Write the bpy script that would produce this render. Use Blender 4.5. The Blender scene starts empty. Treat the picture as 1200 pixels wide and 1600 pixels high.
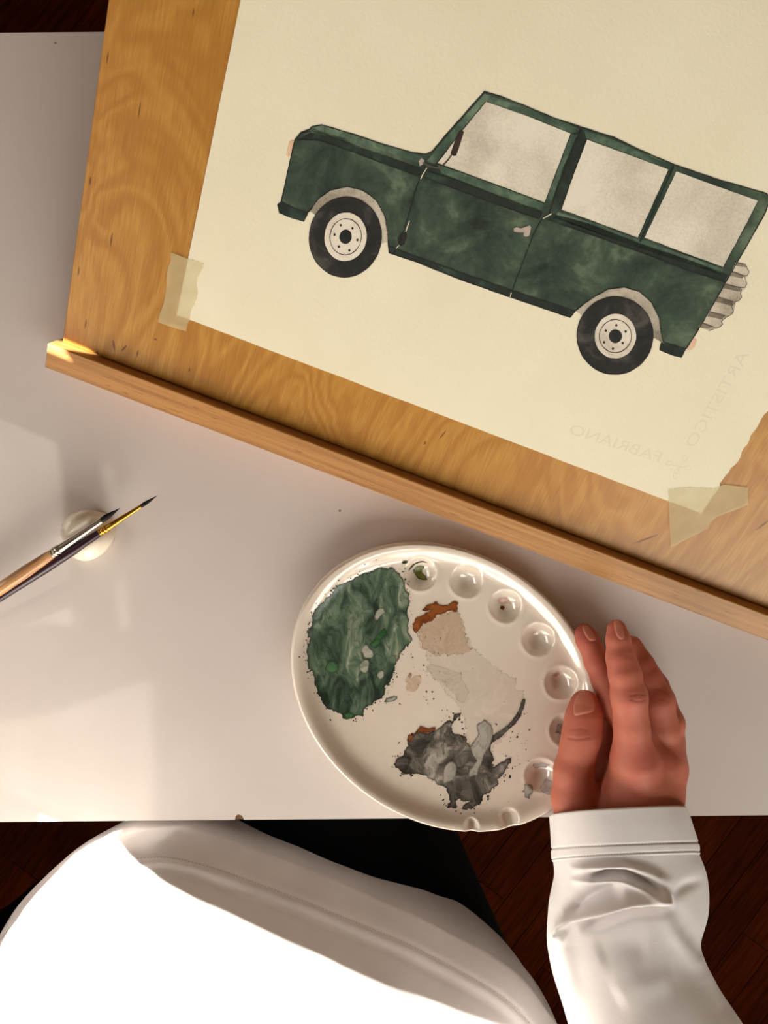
import bpy, math, random
import numpy as np
from mathutils import Vector, Matrix, noise
from mathutils.geometry import delaunay_2d_cdt, tessellate_polygon

random.seed(7)
rng = np.random.default_rng(7)
scn = bpy.context.scene
COL = scn.collection

# ------------------------------------------------------------------ camera, light, exposure
CAM_H = 0.45          # camera height above the table top (table top is z = 0)
FPX = 1155.0          # focal length in pixels of the 1200 x 1600 frame
cam_d = bpy.data.cameras.new('camera')
cam_d.sensor_fit = 'VERTICAL'
cam_d.sensor_height = 36.0
cam_d.lens = 36.0 * FPX / 1600.0
cam_d.clip_start = 0.01
cam = bpy.data.objects.new('camera', cam_d)
COL.objects.link(cam)
cam.location = (0, 0, CAM_H)
scn.camera = cam

world = bpy.data.worlds.new('world')
scn.world = world
world.use_nodes = True
world.node_tree.nodes['Background'].inputs[0].default_value = (0.75, 0.85, 1.0, 1)
world.node_tree.nodes['Background'].inputs[1].default_value = 0.6

SUN_TO = Vector((-0.85, 0.36, 0.50)).normalized()      # towards the sun
sun_d = bpy.data.lights.new('sun', 'SUN')
sun_d.energy = 42.0
sun_d.angle = math.radians(0.14)
sun_d.color = (1.0, 0.965, 0.83)
sun = bpy.data.objects.new('sun', sun_d)
COL.objects.link(sun)
sun.location = SUN_TO * 4
sun.rotation_euler = SUN_TO.to_track_quat('Z', 'Y').to_euler()

win_d = bpy.data.lights.new('window_daylight', 'AREA')
win_d.shape = 'RECTANGLE'
win_d.size, win_d.size_y = 1.1, 0.8
win_d.energy = 8.6
win_d.color = (1.0, 0.95, 0.82)
win = bpy.data.objects.new('window_daylight', win_d)
COL.objects.link(win)
win.location = (0.62, -0.97, 0.72)
win.rotation_euler = (math.radians(90), 0, 0)           # faces +Y, into the room

sky_d = bpy.data.lights.new('side_window_daylight', 'AREA')
sky_d.shape = 'RECTANGLE'
sky_d.size, sky_d.size_y = 0.26, 1.2
sky_d.energy = 4.4
sky_d.color = (1.0, 0.95, 0.86)
skyl = bpy.data.objects.new('side_window_daylight', sky_d)
COL.objects.link(skyl)
skyl.location = (-1.27, -0.34, 0.77)
skyl.rotation_euler = (0, math.radians(-90), 0)         # faces +X, into the room

scn.view_settings.view_transform = 'Standard'
scn.view_settings.look = 'None'
scn.view_settings.gamma = 1.0
scn.view_settings.use_curve_mapping = False
scn.view_settings.exposure = 0.62

# ------------------------------------------------------------------ helpers
def lin(r, g, b):
    f = lambda c: (c / 255 / 12.92) if c / 255 <= 0.04045 else ((c / 255 + 0.055) / 1.055) ** 2.4
    return (f(r), f(g), f(b), 1.0)

def U(px, py, zc):
    """point at height zc (cm) seen at pixel px, py"""
    z = zc / 100.0
    k = (CAM_H - z) / FPX
    return Vector(((px - 600) * k, (800 - py) * k, z))

def PX(p):
    k = FPX / (CAM_H - p[2])
    return 600 + p[0] * k, 800 - p[1] * k

class Mat:
    def __init__(s, name, color=(0.8, 0.8, 0.8, 1), rough=0.6, **kw):
        s.m = bpy.data.materials.new(name)
        s.m.use_nodes = True
        s.nt = s.m.node_tree
        s.b = s.nt.nodes['Principled BSDF']
        s.b.inputs['Base Color'].default_value = color
        s.b.inputs['Roughness'].default_value = rough
        for k, v in kw.items():
            s.b.inputs[k.replace('_', ' ')].default_value = v
    def n(s, t, props=None, **ins):
        nd = s.nt.nodes.new(t)
        for k, v in (props or {}).items():
            setattr(nd, k, v)
        for k, v in ins.items():
            key = int(k[1:]) if k[0] == 'i' and k[1:].isdigit() else k.replace('_', ' ')
            sock = nd.inputs[key]
            if isinstance(v, bpy.types.NodeSocket):
                s.nt.links.new(v, sock)
            else:
                sock.default_value = v
        return nd
    def coord(s, scale=(1, 1, 1), rot=(0, 0, 0), loc=(0, 0, 0), kind='Object'):
        tc = s.n('ShaderNodeTexCoord')
        mp = s.n('ShaderNodeMapping', Vector=tc.outputs[kind], Scale=scale, Rotation=rot, Location=loc)
        return mp.outputs[0]
    def noise(s, vec, scale, detail=4, rough=0.55, dist=0.0):
        return s.n('ShaderNodeTexNoise', Vector=vec, Scale=scale, Detail=detail, Roughness=rough, Distortion=dist).outputs[0]
    def ramp(s, fac, stops, interp='LINEAR'):
        r = s.n('ShaderNodeValToRGB', Fac=fac)
        r.color_ramp.interpolation = interp
        els = r.color_ramp.elements
        while len(els) < len(stops):
            els.new(0.5)
        for e, (p, c) in zip(els, stops):
            e.position = p
            e.color = c if len(c) == 4 else (*c, 1)
        return r.outputs[0]
    def mix(s, fac, a, b, mode='MIX'):
        nd = s.n('ShaderNodeMix', {'data_type': 'RGBA', 'blend_type': mode})
        for i, v in ((0, fac), (6, a), (7, b)):
            if isinstance(v, bpy.types.NodeSocket):
                s.nt.links.new(v, nd.inputs[i])
            else:
                nd.inputs[i].default_value = v
        return nd.outputs[2]
    def math(s, op, a, b=0.0, c=0.0, clamp=False):
        nd = s.n('ShaderNodeMath', {'operation': op, 'use_clamp': clamp})
        for i, v in enumerate((a, b, c)):
            if isinstance(v, bpy.types.NodeSocket):
                s.nt.links.new(v, nd.inputs[i])
            else:
                nd.inputs[i].default_value = v
        return nd.outputs[0]
    def base(s, sock): s.nt.links.new(sock, s.b.inputs['Base Color'])
    def set(s, name, sock): s.nt.links.new(sock, s.b.inputs[name])
    def bump(s, h, strength=0.2, dist=0.001):
        nd = s.n('ShaderNodeBump', Height=h, Strength=strength, Distance=dist)
        s.nt.links.new(nd.outputs[0], s.b.inputs['Normal'])
    def attr(s, name):
        return s.n('ShaderNodeAttribute', {'attribute_name': name}).outputs['Fac']

def obj(name, verts, faces, mat, parent=None, loc=None, smooth=False, attrs=None):
    me = bpy.data.meshes.new(name)
    v = [tuple(p) for p in verts]
    me.from_pydata(v, [], [tuple(f) for f in faces])
    if smooth:
        me.polygons.foreach_set('use_smooth', [True] * len(me.polygons))
    for k, arr in (attrs or {}).items():
        a = me.attributes.new(k, 'FLOAT', 'POINT')
        a.data.foreach_set('value', np.asarray(arr, dtype=np.float32))
    me.update()
    if mat is not None:
        me.materials.append(mat.m if isinstance(mat, Mat) else mat)
    o = bpy.data.objects.new(name, me)
    COL.objects.link(o)
    if parent: o.parent = parent
    if loc is not None: o.location = loc
    return o

def empty(name, loc=(0, 0, 0), mat4=None):
    o = bpy.data.objects.new(name, None)
    o.empty_display_size = 0.02
    COL.objects.link(o)
    if mat4 is not None: o.matrix_world = mat4
    else: o.location = loc
    return o

def tag(o, label=None, cat=None, group=None, kind=None):
    if label: o['label'] = label
    if cat: o['category'] = cat
    if group: o['group'] = group
    if kind: o['kind'] = kind
    return o

def box_data(lo, hi, bev=0.0):
    x0, y0, z0 = lo; x1, y1, z1 = hi
    v = [(x0, y0, z0), (x1, y0, z0), (x1, y1, z0), (x0, y1, z0), (x0, y0, z1), (x1, y0, z1), (x1, y1, z1), (x0, y1, z1)]
    f = [(0, 3, 2, 1), (4, 5, 6, 7), (0, 1, 5, 4), (1, 2, 6, 5), (2, 3, 7, 6), (3, 0, 4, 7)]
    return v, f

def bevel(o, w, seg=2):
    m = o.modifiers.new('bevel', 'BEVEL'); m.width = w; m.segments = seg; m.limit_method = 'ANGLE'
    return o

def box(name, lo, hi, mat, parent=None, loc=None, bev=0.0):
    v, f = box_data(lo, hi)
    o = obj(name, v, f, mat, parent, loc)
    if bev: bevel(o, bev)
    return o

def cat_rom(pts, n, closed=False):
    P = [np.array(p, dtype=float) for p in pts]
    out = []
    m = len(P)
    segs = m if closed else m - 1
    for i in range(segs):
        p0 = P[(i - 1) % m] if closed or i > 0 else 2 * P[0] - P[1]
        p1, p2 = P[i], P[(i + 1) % m]
        p3 = P[(i + 2) % m] if closed or i + 2 < m else 2 * P[-1] - P[-2]
        for k in range(n):
            t = k / n
            out.append(0.5 * ((2 * p1) + (-p0 + p2) * t + (2 * p0 - 5 * p1 + 4 * p2 - p3) * t * t + (-p0 + 3 * p1 - 3 * p2 + p3) * t ** 3))
    if not closed: out.append(P[-1])
    return out

def resample(pts, step, closed=True):
    P = [np.array(p, dtype=float) for p in pts]
    if closed: P = P + [P[0]]
    out = []
    for a, b in zip(P[:-1], P[1:]):
        n = max(1, int(round(np.linalg.norm(b - a) / step)))
        for k in range(n): out.append(a + (b - a) * k / n)
    if not closed: out.append(P[-1])
    return out

def jitter(pts, amp, step, freq=0.15, closed=True, seed=0.0, octs=3):
    R = resample(pts, step, closed)
    out = []
    for p in R:
        dx = dy = 0.0
        a, f = amp, freq
        for o in range(octs):
            dx += a * noise.noise((p[0] * f, p[1] * f, seed + 3.1 * o))
            dy += a * noise.noise((p[0] * f, p[1] * f, seed + 50 + 3.1 * o))
            a *= 0.6; f *= 2.1
        out.append(np.array((p[0] + dx, p[1] + dy)))
    return out

def blob(cx, cy, rx, ry, n=10, ang=0.0, wob=0.25):
    out = []
    for i in range(n):
        t = 2 * math.pi * i / n
        r = 1 + wob * random.uniform(-1, 1)
        x, y = rx * r * math.cos(t), ry * r * math.sin(t)
        out.append((cx + x * math.cos(ang) - y * math.sin(ang), cy + x * math.sin(ang) + y * math.cos(ang)))
    return out

def ellipse(cx, cy, rx, ry, n=48, ang=0.0):
    return [(cx + rx * math.cos(t) * math.cos(ang) - ry * math.sin(t) * math.sin(ang),
             cy + rx * math.cos(t) * math.sin(ang) + ry * math.sin(t) * math.cos(ang)) for t in [2 * math.pi * i / n for i in range(n)]]

def seg_dist(P, pts, closed=False):
    """distances from points P (n,2) to a polyline, with the sign of the side"""
    P = np.asarray(P, float); Q = [np.array(q, float) for q in pts]
    if closed: Q = Q + [Q[0]]
    best = np.full(len(P), 1e9); side = np.ones(len(P)); tt = np.zeros(len(P))
    L = 0.0
    tot = sum(np.linalg.norm(b - a) for a, b in zip(Q[:-1], Q[1:]))
    for a, b in zip(Q[:-1], Q[1:]):
        d = b - a; l2 = max(d @ d, 1e-12)
        t = np.clip(((P - a) @ d) / l2, 0, 1)
        r = P - (a + t[:, None] * d)
        dist = np.hypot(r[:, 0], r[:, 1])
        m = dist < best
        best[m] = dist[m]
        side[m] = np.sign(d[0] * r[m, 1] - d[1] * r[m, 0])
        tt[m] = (L + t[m] * math.sqrt(l2)) / tot
        L += math.sqrt(l2)
    return best, side, tt

def cdt_fill(outline, spacing):
    """triangles inside an outline with interior points; returns 2-D verts, faces, distance to the edge"""
    O = [np.array(p, float) for p in outline]
    xs = [p[0] for p in O]; ys = [p[1] for p in O]
    pts = [Vector((p[0], p[1])) for p in O]
    n = len(pts)
    gx = np.arange(min(xs), max(xs), spacing); gy = np.arange(min(ys), max(ys), spacing)
    G = np.array([(x + spacing * 0.5 * (j % 2), y) for j, y in enumerate(gy) for x in gx]).reshape(-1, 2)
    if len(G):
        inside = np.zeros(len(G), bool)
        for a, b in zip(O, O[1:] + O[:1]):
            c = ((a[1] > G[:, 1]) != (b[1] > G[:, 1]))
            with np.errstate(divide='ignore', invalid='ignore'):
                xi = (b[0] - a[0]) * (G[:, 1] - a[1]) / (b[1] - a[1]) + a[0]
            inside ^= c & (G[:, 0] < xi)
        d, _, _ = seg_dist(G, O, True)
        G = G[inside & (d > spacing * 0.45)]
    pts += [Vector((g[0], g[1])) for g in G]
    r = delaunay_2d_cdt(pts, [], [list(range(n))], 1, 1e-7)
    V = np.array([(v[0], v[1]) for v in r[0]])
    d, _, _ = seg_dist(V, O, True)
    return V, r[2], d

# ------------------------------------------------------------------ materials
def plain(name, c, rough=0.6, **kw):
    return Mat(name, c, rough, **kw)

m_wall = Mat('plaster_wall', lin(160, 140, 118), 0.9)
_v = m_wall.coord(); m_wall.bump(m_wall.noise(_v, 60), 0.15, 0.002)
m_trim = Mat('painted_trim', lin(225, 220, 210), 0.5)

m_floor = Mat('dark_parquet', lin(64, 34, 18), 0.7, Specular_IOR_Level=0.03)
_v = m_floor.coord((3, 40, 3))
_inf = m_floor.n('ShaderNodeObjectInfo').outputs['Random']
_c = m_floor.ramp(m_floor.noise(_v, 4, 5, 0.6, 0.6), [(0.3, lin(44, 13, 2)), (0.7, lin(80, 30, 6))])
_hsv = m_floor.n('ShaderNodeHueSaturation', Color=_c, Value=m_floor.math('MULTIPLY_ADD', _inf, 0.5, 0.72))
m_floor.base(_hsv.outputs[0])
m_gap = Mat('floor_joint', lin(24, 13, 8), 0.9)

m_table = Mat('white_laminate', lin(226, 216, 213), 0.34)
_v = m_table.coord()
_c = m_table.ramp(m_table.noise(_v, 9, 5, 0.6), [(0.3, lin(223, 213, 209)), (0.7, lin(229, 220, 217))])
_s = m_table.n('ShaderNodeTexVoronoi', Vector=_v, Scale=22.0).outputs['Distance']
_spk = m_table.math('LESS_THAN', _s, 0.018)
m_table.base(m_table.mix(m_table.math('MULTIPLY', _spk, 0.75), _c, lin(110, 90, 80)))
m_table.bump(m_table.noise(_v, 700, 2), 0.05, 0.0003)
m_leg = Mat('white_steel', lin(215, 212, 208), 0.4)
m_chip = Mat('bare_chipboard', lin(122, 86, 50), 0.9)

def wood_board():
    m = Mat('birch_plywood', lin(196, 150, 88), 0.36)
    v = m.coord((1, 1, 1))
    warp = m.noise(m.coord((3.2, 1.5, 1)), 4.0, 3, 0.5, 1.2)
    rings = m.math('SINE', m.math('MULTIPLY', warp, 80.0))
    fig = m.ramp(m.math('MULTIPLY_ADD', rings, 0.5, 0.5), [(0.0, lin(179, 125, 51)), (0.6, lin(191, 138, 60)), (1.0, lin(198, 147, 68))])
    fib = m.noise(m.coord((900, 55, 1)), 1.0, 3, 0.6)
    c = m.mix(m.ramp(fib, [(0.35, (0, 0, 0)), (0.72, (0.55, 0.55, 0.55))]), fig, lin(148, 92, 30))
    big = m.ramp(m.noise(v, 5, 2), [(0.35, (0, 0, 0)), (0.7, (0.35, 0.35, 0.35))])
    c = m.mix(big, c, lin(180, 120, 50))
    # dark pin marks in the veneer: u, v (m), half width, half length
    marks = MARKS
    tot = None
    for (u0, v0, hw, hl, sl) in marks:
        sub = m.n('ShaderNodeMapping', {'vector_type': 'TEXTURE'}, Vector=v, Location=(u0, v0, 0), Rotation=(0, 0, sl), Scale=(hw, hl, 1))
        sp = m.n('ShaderNodeSeparateXYZ', Vector=sub.outputs[0])
        r2 = m.math('ADD', m.math('MULTIPLY', sp.outputs[0], sp.outputs[0]), m.math('MULTIPLY', sp.outputs[1], sp.outputs[1]))
        k = m.math('SUBTRACT', 1.0, r2, clamp=True)
        tot = k if tot is None else m.math('MAXIMUM', tot, k)
    c = m.mix(m.math('MULTIPLY', m.math('POWER', tot, 0.5), 0.8), c, lin(86, 44, 18))
    m.base(c)
    m.bump(fib, 0.10, 0.0004)
    return m

m_ledge = Mat('beech_wood', lin(190, 138, 84), 0.45)
_v = m_ledge.coord()
_g = m_ledge.noise(m_ledge.coord((7, 300, 300)), 1.0, 4, 0.6, 0.3)
_c = m_ledge.ramp(_g, [(0.3, lin(150, 100, 50)), (0.55, lin(182, 130, 72)), (0.8, lin(198, 148, 88))])
_fl = m_ledge.noise(m_ledge.coord((95, 1500, 1500)), 1.0, 1, 0.5)
_c = m_ledge.mix(m_ledge.ramp(_fl, [(0.66, (0, 0, 0)), (0.74, (0.7, 0.7, 0.7))]), _c, lin(120, 74, 36))
m_ledge.base(_c); m_ledge.bump(_g, 0.1, 0.0004)

m_paper = Mat('watercolour_paper', lin(238, 230, 204), 0.85)
_v = m_paper.coord()
_c = m_paper.ramp(m_paper.noise(_v, 14, 3), [(0.3, lin(235, 227, 200)), (0.7, lin(240, 233, 208))])
m_paper.base(_c)
m_paper.bump(m_paper.noise(_v, 620, 3, 0.6), 0.22, 0.0006)
m_watermark = Mat('embossed_watermark', lin(230, 221, 196), 0.85)

def wash(name, stops, scale=26, fine=190, rough=0.8, dist=0.6):
    m = Mat(name, stops[1][1], rough)
    v = m.coord()
    a = m.noise(v, scale, 5, 0.62, dist)
    f = m.noise(v, fine, 3, 0.6)
    k = m.math('ADD', m.math('MULTIPLY', a, 0.85), m.math('MULTIPLY', f, 0.15))
    m.base(m.ramp(k, stops))
    m.bump(m.noise(v, 620, 3, 0.6), 0.2, 0.0006)
    return m
m_green = wash('green_watercolour', [(0.36, lin(24, 37, 29)), (0.47, lin(44, 60, 48)), (0.55, lin(62, 79, 62)), (0.66, lin(98, 114, 92))], 36, 240, 0.8, 0.5)
m_greenlt = wash('pale_green_watercolour', [(0.36, lin(46, 68, 54)), (0.50, lin(74, 97, 79)), (0.66, lin(120, 140, 116))], 60)
m_greendk = wash('deep_green_watercolour', [(0.36, lin(15, 26, 21)), (0.52, lin(26, 42, 34)), (0.68, lin(52, 72, 58))], 60)
m_tyre = wash('black_watercolour', [(0.36, lin(18, 18, 17)), (0.52, lin(33, 32, 30)), (0.68, lin(78, 74, 68))], 60, 260, 0.8, 1.0)
m_ink = Mat('dark_pencil_line', lin(30, 29, 26), 0.8)
m_pencil = Mat('graphite_line', lin(84, 74, 64), 0.8)
m_inkbrown = wash('brown_black_watercolour', [(0.3, lin(38, 28, 22)), (0.7, lin(66, 50, 40))], 60)
m_white = Mat('bare_paper_highlight', lin(224, 220, 196), 0.85)
def shade_mat(name, light, dark, lo=0.42, hi=0.72, scale=30):
    m = Mat(name, light, 0.85)
    v = m.coord()
    k = m.math('ADD', m.math('MULTIPLY', m.noise(v, scale, 3, 0.5, 0.4), 0.72), m.math('MULTIPLY', m.noise(v, 900, 2, 0.7), 0.28))
    m.base(m.ramp(k, [(lo, light), (hi, dark)]))
    m.bump(m.noise(v, 620, 3, 0.6), 0.22, 0.0006)
    return m
m_glass = shade_mat('pencil_shaded_window', lin(234, 227, 208), lin(188, 180, 162))
m_arch = shade_mat('pencil_shaded_arch', lin(205, 196, 178), lin(128, 118, 104), 0.35, 0.66, 55)
m_hub = shade_mat('pencil_shaded_hub', lin(232, 224, 208), lin(200, 188, 172), 0.4, 0.7, 60)
m_corr = shade_mat('pencil_corrugation', lin(216, 207, 188), lin(160, 150, 132), 0.38, 0.66, 70)
m_corrdk = shade_mat('dark_pencil_shadow', lin(150, 138, 120), lin(98, 88, 76), 0.35, 0.65, 70)
m_peach = wash('peach_watercolour', [(0.3, lin(214, 166, 132)), (0.6, lin(232, 196, 164)), (0.8, lin(238, 214, 188))], 60)
m_handle = wash('grey_pink_watercolour', [(0.3, lin(150, 136, 126)), (0.7, lin(206, 192, 182))], 80)

m_tape = Mat('masking_tape', lin(226, 212, 162), 0.55)
_v = m_tape.coord()
m_tape.bump(m_tape.noise(m_tape.coord((300, 900, 1)), 1.0, 3), 0.25, 0.0004)
m_tape.base(m_tape.ramp(m_tape.noise(_v, 90, 3), [(0.3, lin(220, 205, 156)), (0.7, lin(232, 220, 176))]))
m_tape.b.inputs['Alpha'].default_value = 0.44

m_ceramic = Mat('glazed_ceramic', lin(240, 228, 214), 0.09, Specular_IOR_Level=0.65)
_v = m_ceramic.coord()
_c = m_ceramic.ramp(m_ceramic.noise(_v, 26, 4), [(0.3, lin(238, 224, 208)), (0.7, lin(242, 230, 217))])
_s = m_ceramic.n('ShaderNodeTexVoronoi', Vector=_v, Scale=95.0).outputs['Distance']
m_ceramic.base(m_ceramic.mix(m_ceramic.math('MULTIPLY', m_ceramic.math('LESS_THAN', _s, 0.03), 0.6), _c, lin(120, 92, 74)))
m_ceramic.b.inputs['Coat Weight'].default_value = 1.0
m_ceramic.b.inputs['Coat Roughness'].default_value = 0.05

def puddle(name, stops, edge_col, edge_w, scale=70, dist=2.2, rough=0.3, contour=0.6, stretch=(1, 1, 1), rot=0.0, alpha=None, warp=0.02):
    """dried paint: pigment drifts inside, collects along its rim"""
    m = Mat(name, stops[1][1], rough)
    v = m.coord(stretch, (0, 0, rot))
    wv = m.n('ShaderNodeTexNoise', Vector=v, Scale=scale * 0.8, Detail=2.0, Roughness=0.5).outputs['Color']
    v = m.n('ShaderNodeVectorMath', {'operation': 'MULTIPLY_ADD'}, i0=wv, i1=(warp, warp, 0), i2=v).outputs[0]
    a = m.noise(v, scale, 5, 0.55, dist)
    c = m.ramp(a, stops)
    b = m.noise(v, scale * 0.7, 3, 0.5, 1.5)
    line = m.math('ABSOLUTE', m.math('SUBTRACT', m.math('FRACT', m.math('MULTIPLY', b, 7.0)), 0.5))
    lk = m.math('MULTIPLY', m.math('SUBTRACT', 1.0, m.math('MULTIPLY', line, 9.0), clamp=True), contour)
    c = m.mix(lk, c, edge_col)
    e = m.math('SUBTRACT', 1.0, m.math('DIVIDE', m.attr('edge'), edge_w), clamp=True)
    c = m.mix(m.math('MULTIPLY', e, 0.85), c, edge_col)
    m.base(c)
    if alpha is not None:
        al = m.math('MULTIPLY_ADD', e, 0.22, m.math('MULTIPLY', m.math('MULTIPLY_ADD', a, 3.0, -0.5, clamp=True), alpha))
        al = m.math('MULTIPLY_ADD', lk, 0.15, al)
        m.set('Alpha', al)
    m.bump(m.math('ADD', a, m.math('MULTIPLY', lk, 0.4)), 0.35, 0.0006)
    return m
m_pgreen = puddle('dried_green_paint', [(0.34, lin(30, 46, 36)), (0.44, lin(64, 86, 70)), (0.54, lin(96, 118, 98)), (0.62, lin(136, 150, 128)), (0.72, lin(200, 200, 180))], lin(20, 34, 26), 0.0012, 62, 0.8, 0.28, 0.55, (1.7, 0.75, 1), 0.6)
m_pgrey = puddle('dried_grey_paint', [(0.33, lin(42, 38, 32)), (0.45, lin(84, 79, 72)), (0.55, lin(118, 112, 104)), (0.68, lin(182, 175, 164))], lin(22, 19, 16), 0.0011, 80, 0.8, 0.3, 0.7)
m_pbrown = puddle('dried_rust_paint', [(0.3, lin(112, 52, 14)), (0.5, lin(146, 78, 28)), (0.75, lin(178, 112, 58))], lin(90, 38, 10), 0.0008, 110, 1.0, 0.3, 0.2)
m_ptan = puddle('thin_tan_wash', [(0.3, lin(198, 152, 100)), (0.5, lin(212, 176, 132)), (0.7, lin(222, 196, 162))], lin(172, 132, 92), 0.0004, 90, 2.0, 0.25, 0.5, alpha=0.34)
m_pale = puddle('thin_grey_wash', [(0.3, lin(196, 184, 166)), (0.5, lin(206, 195, 180)), (0.7, lin(214, 203, 190))], lin(150, 138, 118), 0.0004, 60, 2.0, 0.2, 0.3, alpha=0.16)
m_wetgrey = puddle('pale_grey_wash', [(0.3, lin(150, 146, 138)), (0.5, lin(172, 167, 158)), (0.7, lin(192, 186, 176))], lin(104, 100, 94), 0.0008, 75, 1.5, 0.25, 0.35)
m_polive = puddle('olive_paint', [(0.3, lin(74, 76, 22)), (0.5, lin(112, 114, 46)), (0.7, lin(150, 150, 84))], lin(48, 48, 14), 0.0007, 150, 1.0, 0.3, 0.2)
m_pink = puddle('coral_paint', [(0.3, lin(206, 150, 130)), (0.5, lin(222, 176, 156)), (0.7, lin(226, 190, 174))], lin(222, 160, 138), 0.0005, 150, 1.0, 0.3, 0.1, alpha=0.6)
m_blue = puddle('violet_grey_paint', [(0.3, lin(160, 154, 172)), (0.5, lin(184, 178, 188)), (0.7, lin(204, 196, 202))], lin(160, 156, 176), 0.0005, 150, 1.0, 0.3, 0.1, alpha=0.45)
m_bright = puddle('bright_green_paint', [(0.3, lin(26, 72, 36)), (0.5, lin(52, 100, 58)), (0.7, lin(96, 136, 96))], lin(16, 48, 26), 0.0009, 120, 1.0, 0.3, 0.3)
m_milky = puddle('milky_green_wash', [(0.3, lin(150, 158, 142)), (0.5, lin(182, 182, 168)), (0.7, lin(200, 194, 182))], lin(52, 62, 52), 0.0007, 120, 1.0, 0.25, 0.2)
m_splat = Mat('paint_specks', lin(40, 44, 38), 0.4)

m_shirt = Mat('white_cotton', lin(236, 230, 230), 0.9)
_v = m_shirt.coord()
m_shirt.base(m_shirt.ramp(m_shirt.noise(_v, 30, 3), [(0.3, lin(233, 227, 228)), (0.7, lin(239, 234, 233))]))
m_shirt.bump(m_shirt.noise(m_shirt.coord((1, 1, 1)), 1400, 2), 0.16, 0.0004)
m_shirt.b.inputs['Sheen Weight'].default_value = 0.25
m_stitch = Mat('stitch_thread', lin(206, 200, 194), 0.8)
m_trouser = Mat('black_denim', lin(9, 9, 10), 0.95, Specular_IOR_Level=0.1)
_v = m_trouser.coord()
m_trouser.bump(m_trouser.noise(_v, 500, 3), 0.2, 0.0006)

m_skin = Mat('skin', lin(205, 150, 125), 0.62)
_v = m_skin.coord()
_c = m_skin.ramp(m_skin.noise(_v, 55, 4), [(0.3, lin(184, 98, 76)), (0.7, lin(200, 116, 92))])
_c = m_skin.mix(m_skin.attr('blush'), _c, lin(178, 82, 68))
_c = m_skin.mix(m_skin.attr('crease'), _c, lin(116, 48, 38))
m_skin.base(_c)
m_skin.b.inputs['Subsurface Weight'].default_value = 0.12
m_skin.b.inputs['Subsurface Radius'].default_value = (0.6, 0.2, 0.1)
m_skin.b.inputs['Subsurface Scale'].default_value = 0.006
m_skin.bump(m_skin.n('ShaderNodeTexVoronoi', Vector=_v, Scale=900.0).outputs['Distance'], 0.12, 0.0003)
m_nail = Mat('fingernail', lin(212, 132, 112), 0.34)

m_hair = Mat('brush_hair', lin(20, 13, 11), 0.6, Specular_IOR_Level=0.2)
m_hair.bump(m_hair.noise(m_hair.coord((10, 2500, 2500)), 1.0, 2), 0.5, 0.0003)
m_silver = Mat('silver_ferrule', lin(214, 208, 200), 0.2, Metallic=1.0)
m_gold = Mat('gold_ferrule', lin(214, 164, 72), 0.22, Metallic=1.0)
m_purple = Mat('purple_lacquer', lin(40, 15, 30), 0.32, Specular_IOR_Level=0.3)
m_brushwood = Mat('brush_handle_wood', lin(178, 128, 78), 0.4)
_g = m_brushwood.noise(m_brushwood.coord((40, 900, 900)), 1.0, 3)
m_brushwood.base(m_brushwood.ramp(_g, [(0.3, lin(140, 90, 48)), (0.6, lin(186, 136, 84)), (0.8, lin(200, 152, 100))]))
m_bisque = Mat('cream_ceramic', lin(232, 220, 202), 0.25)

# ------------------------------------------------------------------ setting: floor, walls, windows
FZ = -0.74
RX0, RX1, RY0, RY1, RZ1 = -1.3, 2.1, -1.0, 1.9, 1.85
floor = box('floor', (RX0, RY0, FZ - 0.03), (RX1, RY1, FZ - 0.008), m_gap)
tag(floor, kind='structure')
PW, PL = 0.056, 0.46
ang = math.radians(53)
pd = Vector((math.cos(ang), math.sin(ang), 0)); pn = Vector((-pd.y, pd.x, 0))
pv, pf = box_data((-PL / 2 + 0.0006, -PW / 2 + 0.0007, -0.008), (PL / 2 - 0.0006, PW / 2 - 0.0007, 0))
plank_me = bpy.data.meshes.new('plank')
plank_me.from_pydata(pv, [], pf); plank_me.materials.append(m_floor.m)
for r in range(-24, 25):
    off = (r * 0.37 % 1.0) * PL
    for c in range(-4, 5):
        p = pn * (r * PW) + pd * (c * PL + off)
        if abs(p.x) > 0.86 or abs(p.y) > 1.06: continue
        o = bpy.data.objects.new('plank', plank_me)
        COL.objects.link(o); o.parent = floor
        o.location = (p.x, p.y, FZ + random.uniform(-0.0006, 0.0))
        o.rotation_euler = (0, 0, ang)
# boards too far out of view to tell apart
m_far = Mat('dark_parquet_far', lin(64, 34, 18), 0.5)
_b = m_far.n('ShaderNodeTexBrick', Vector=m_far.coord((1, 1, 1), (0, 0, -ang)), Color1=lin(62, 32, 16), Color2=lin(84, 46, 24), Mortar=lin(26, 14, 8), Scale=1.0, Mortar_Size=0.0015, Brick_Width=PL, Row_Height=PW)
m_far.base(_b.outputs[0])
tag(box('floor_field', (RX0, RY0, FZ - 0.0079), (RX1, RY1, FZ - 0.0045), m_far, floor), kind='structure')

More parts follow.
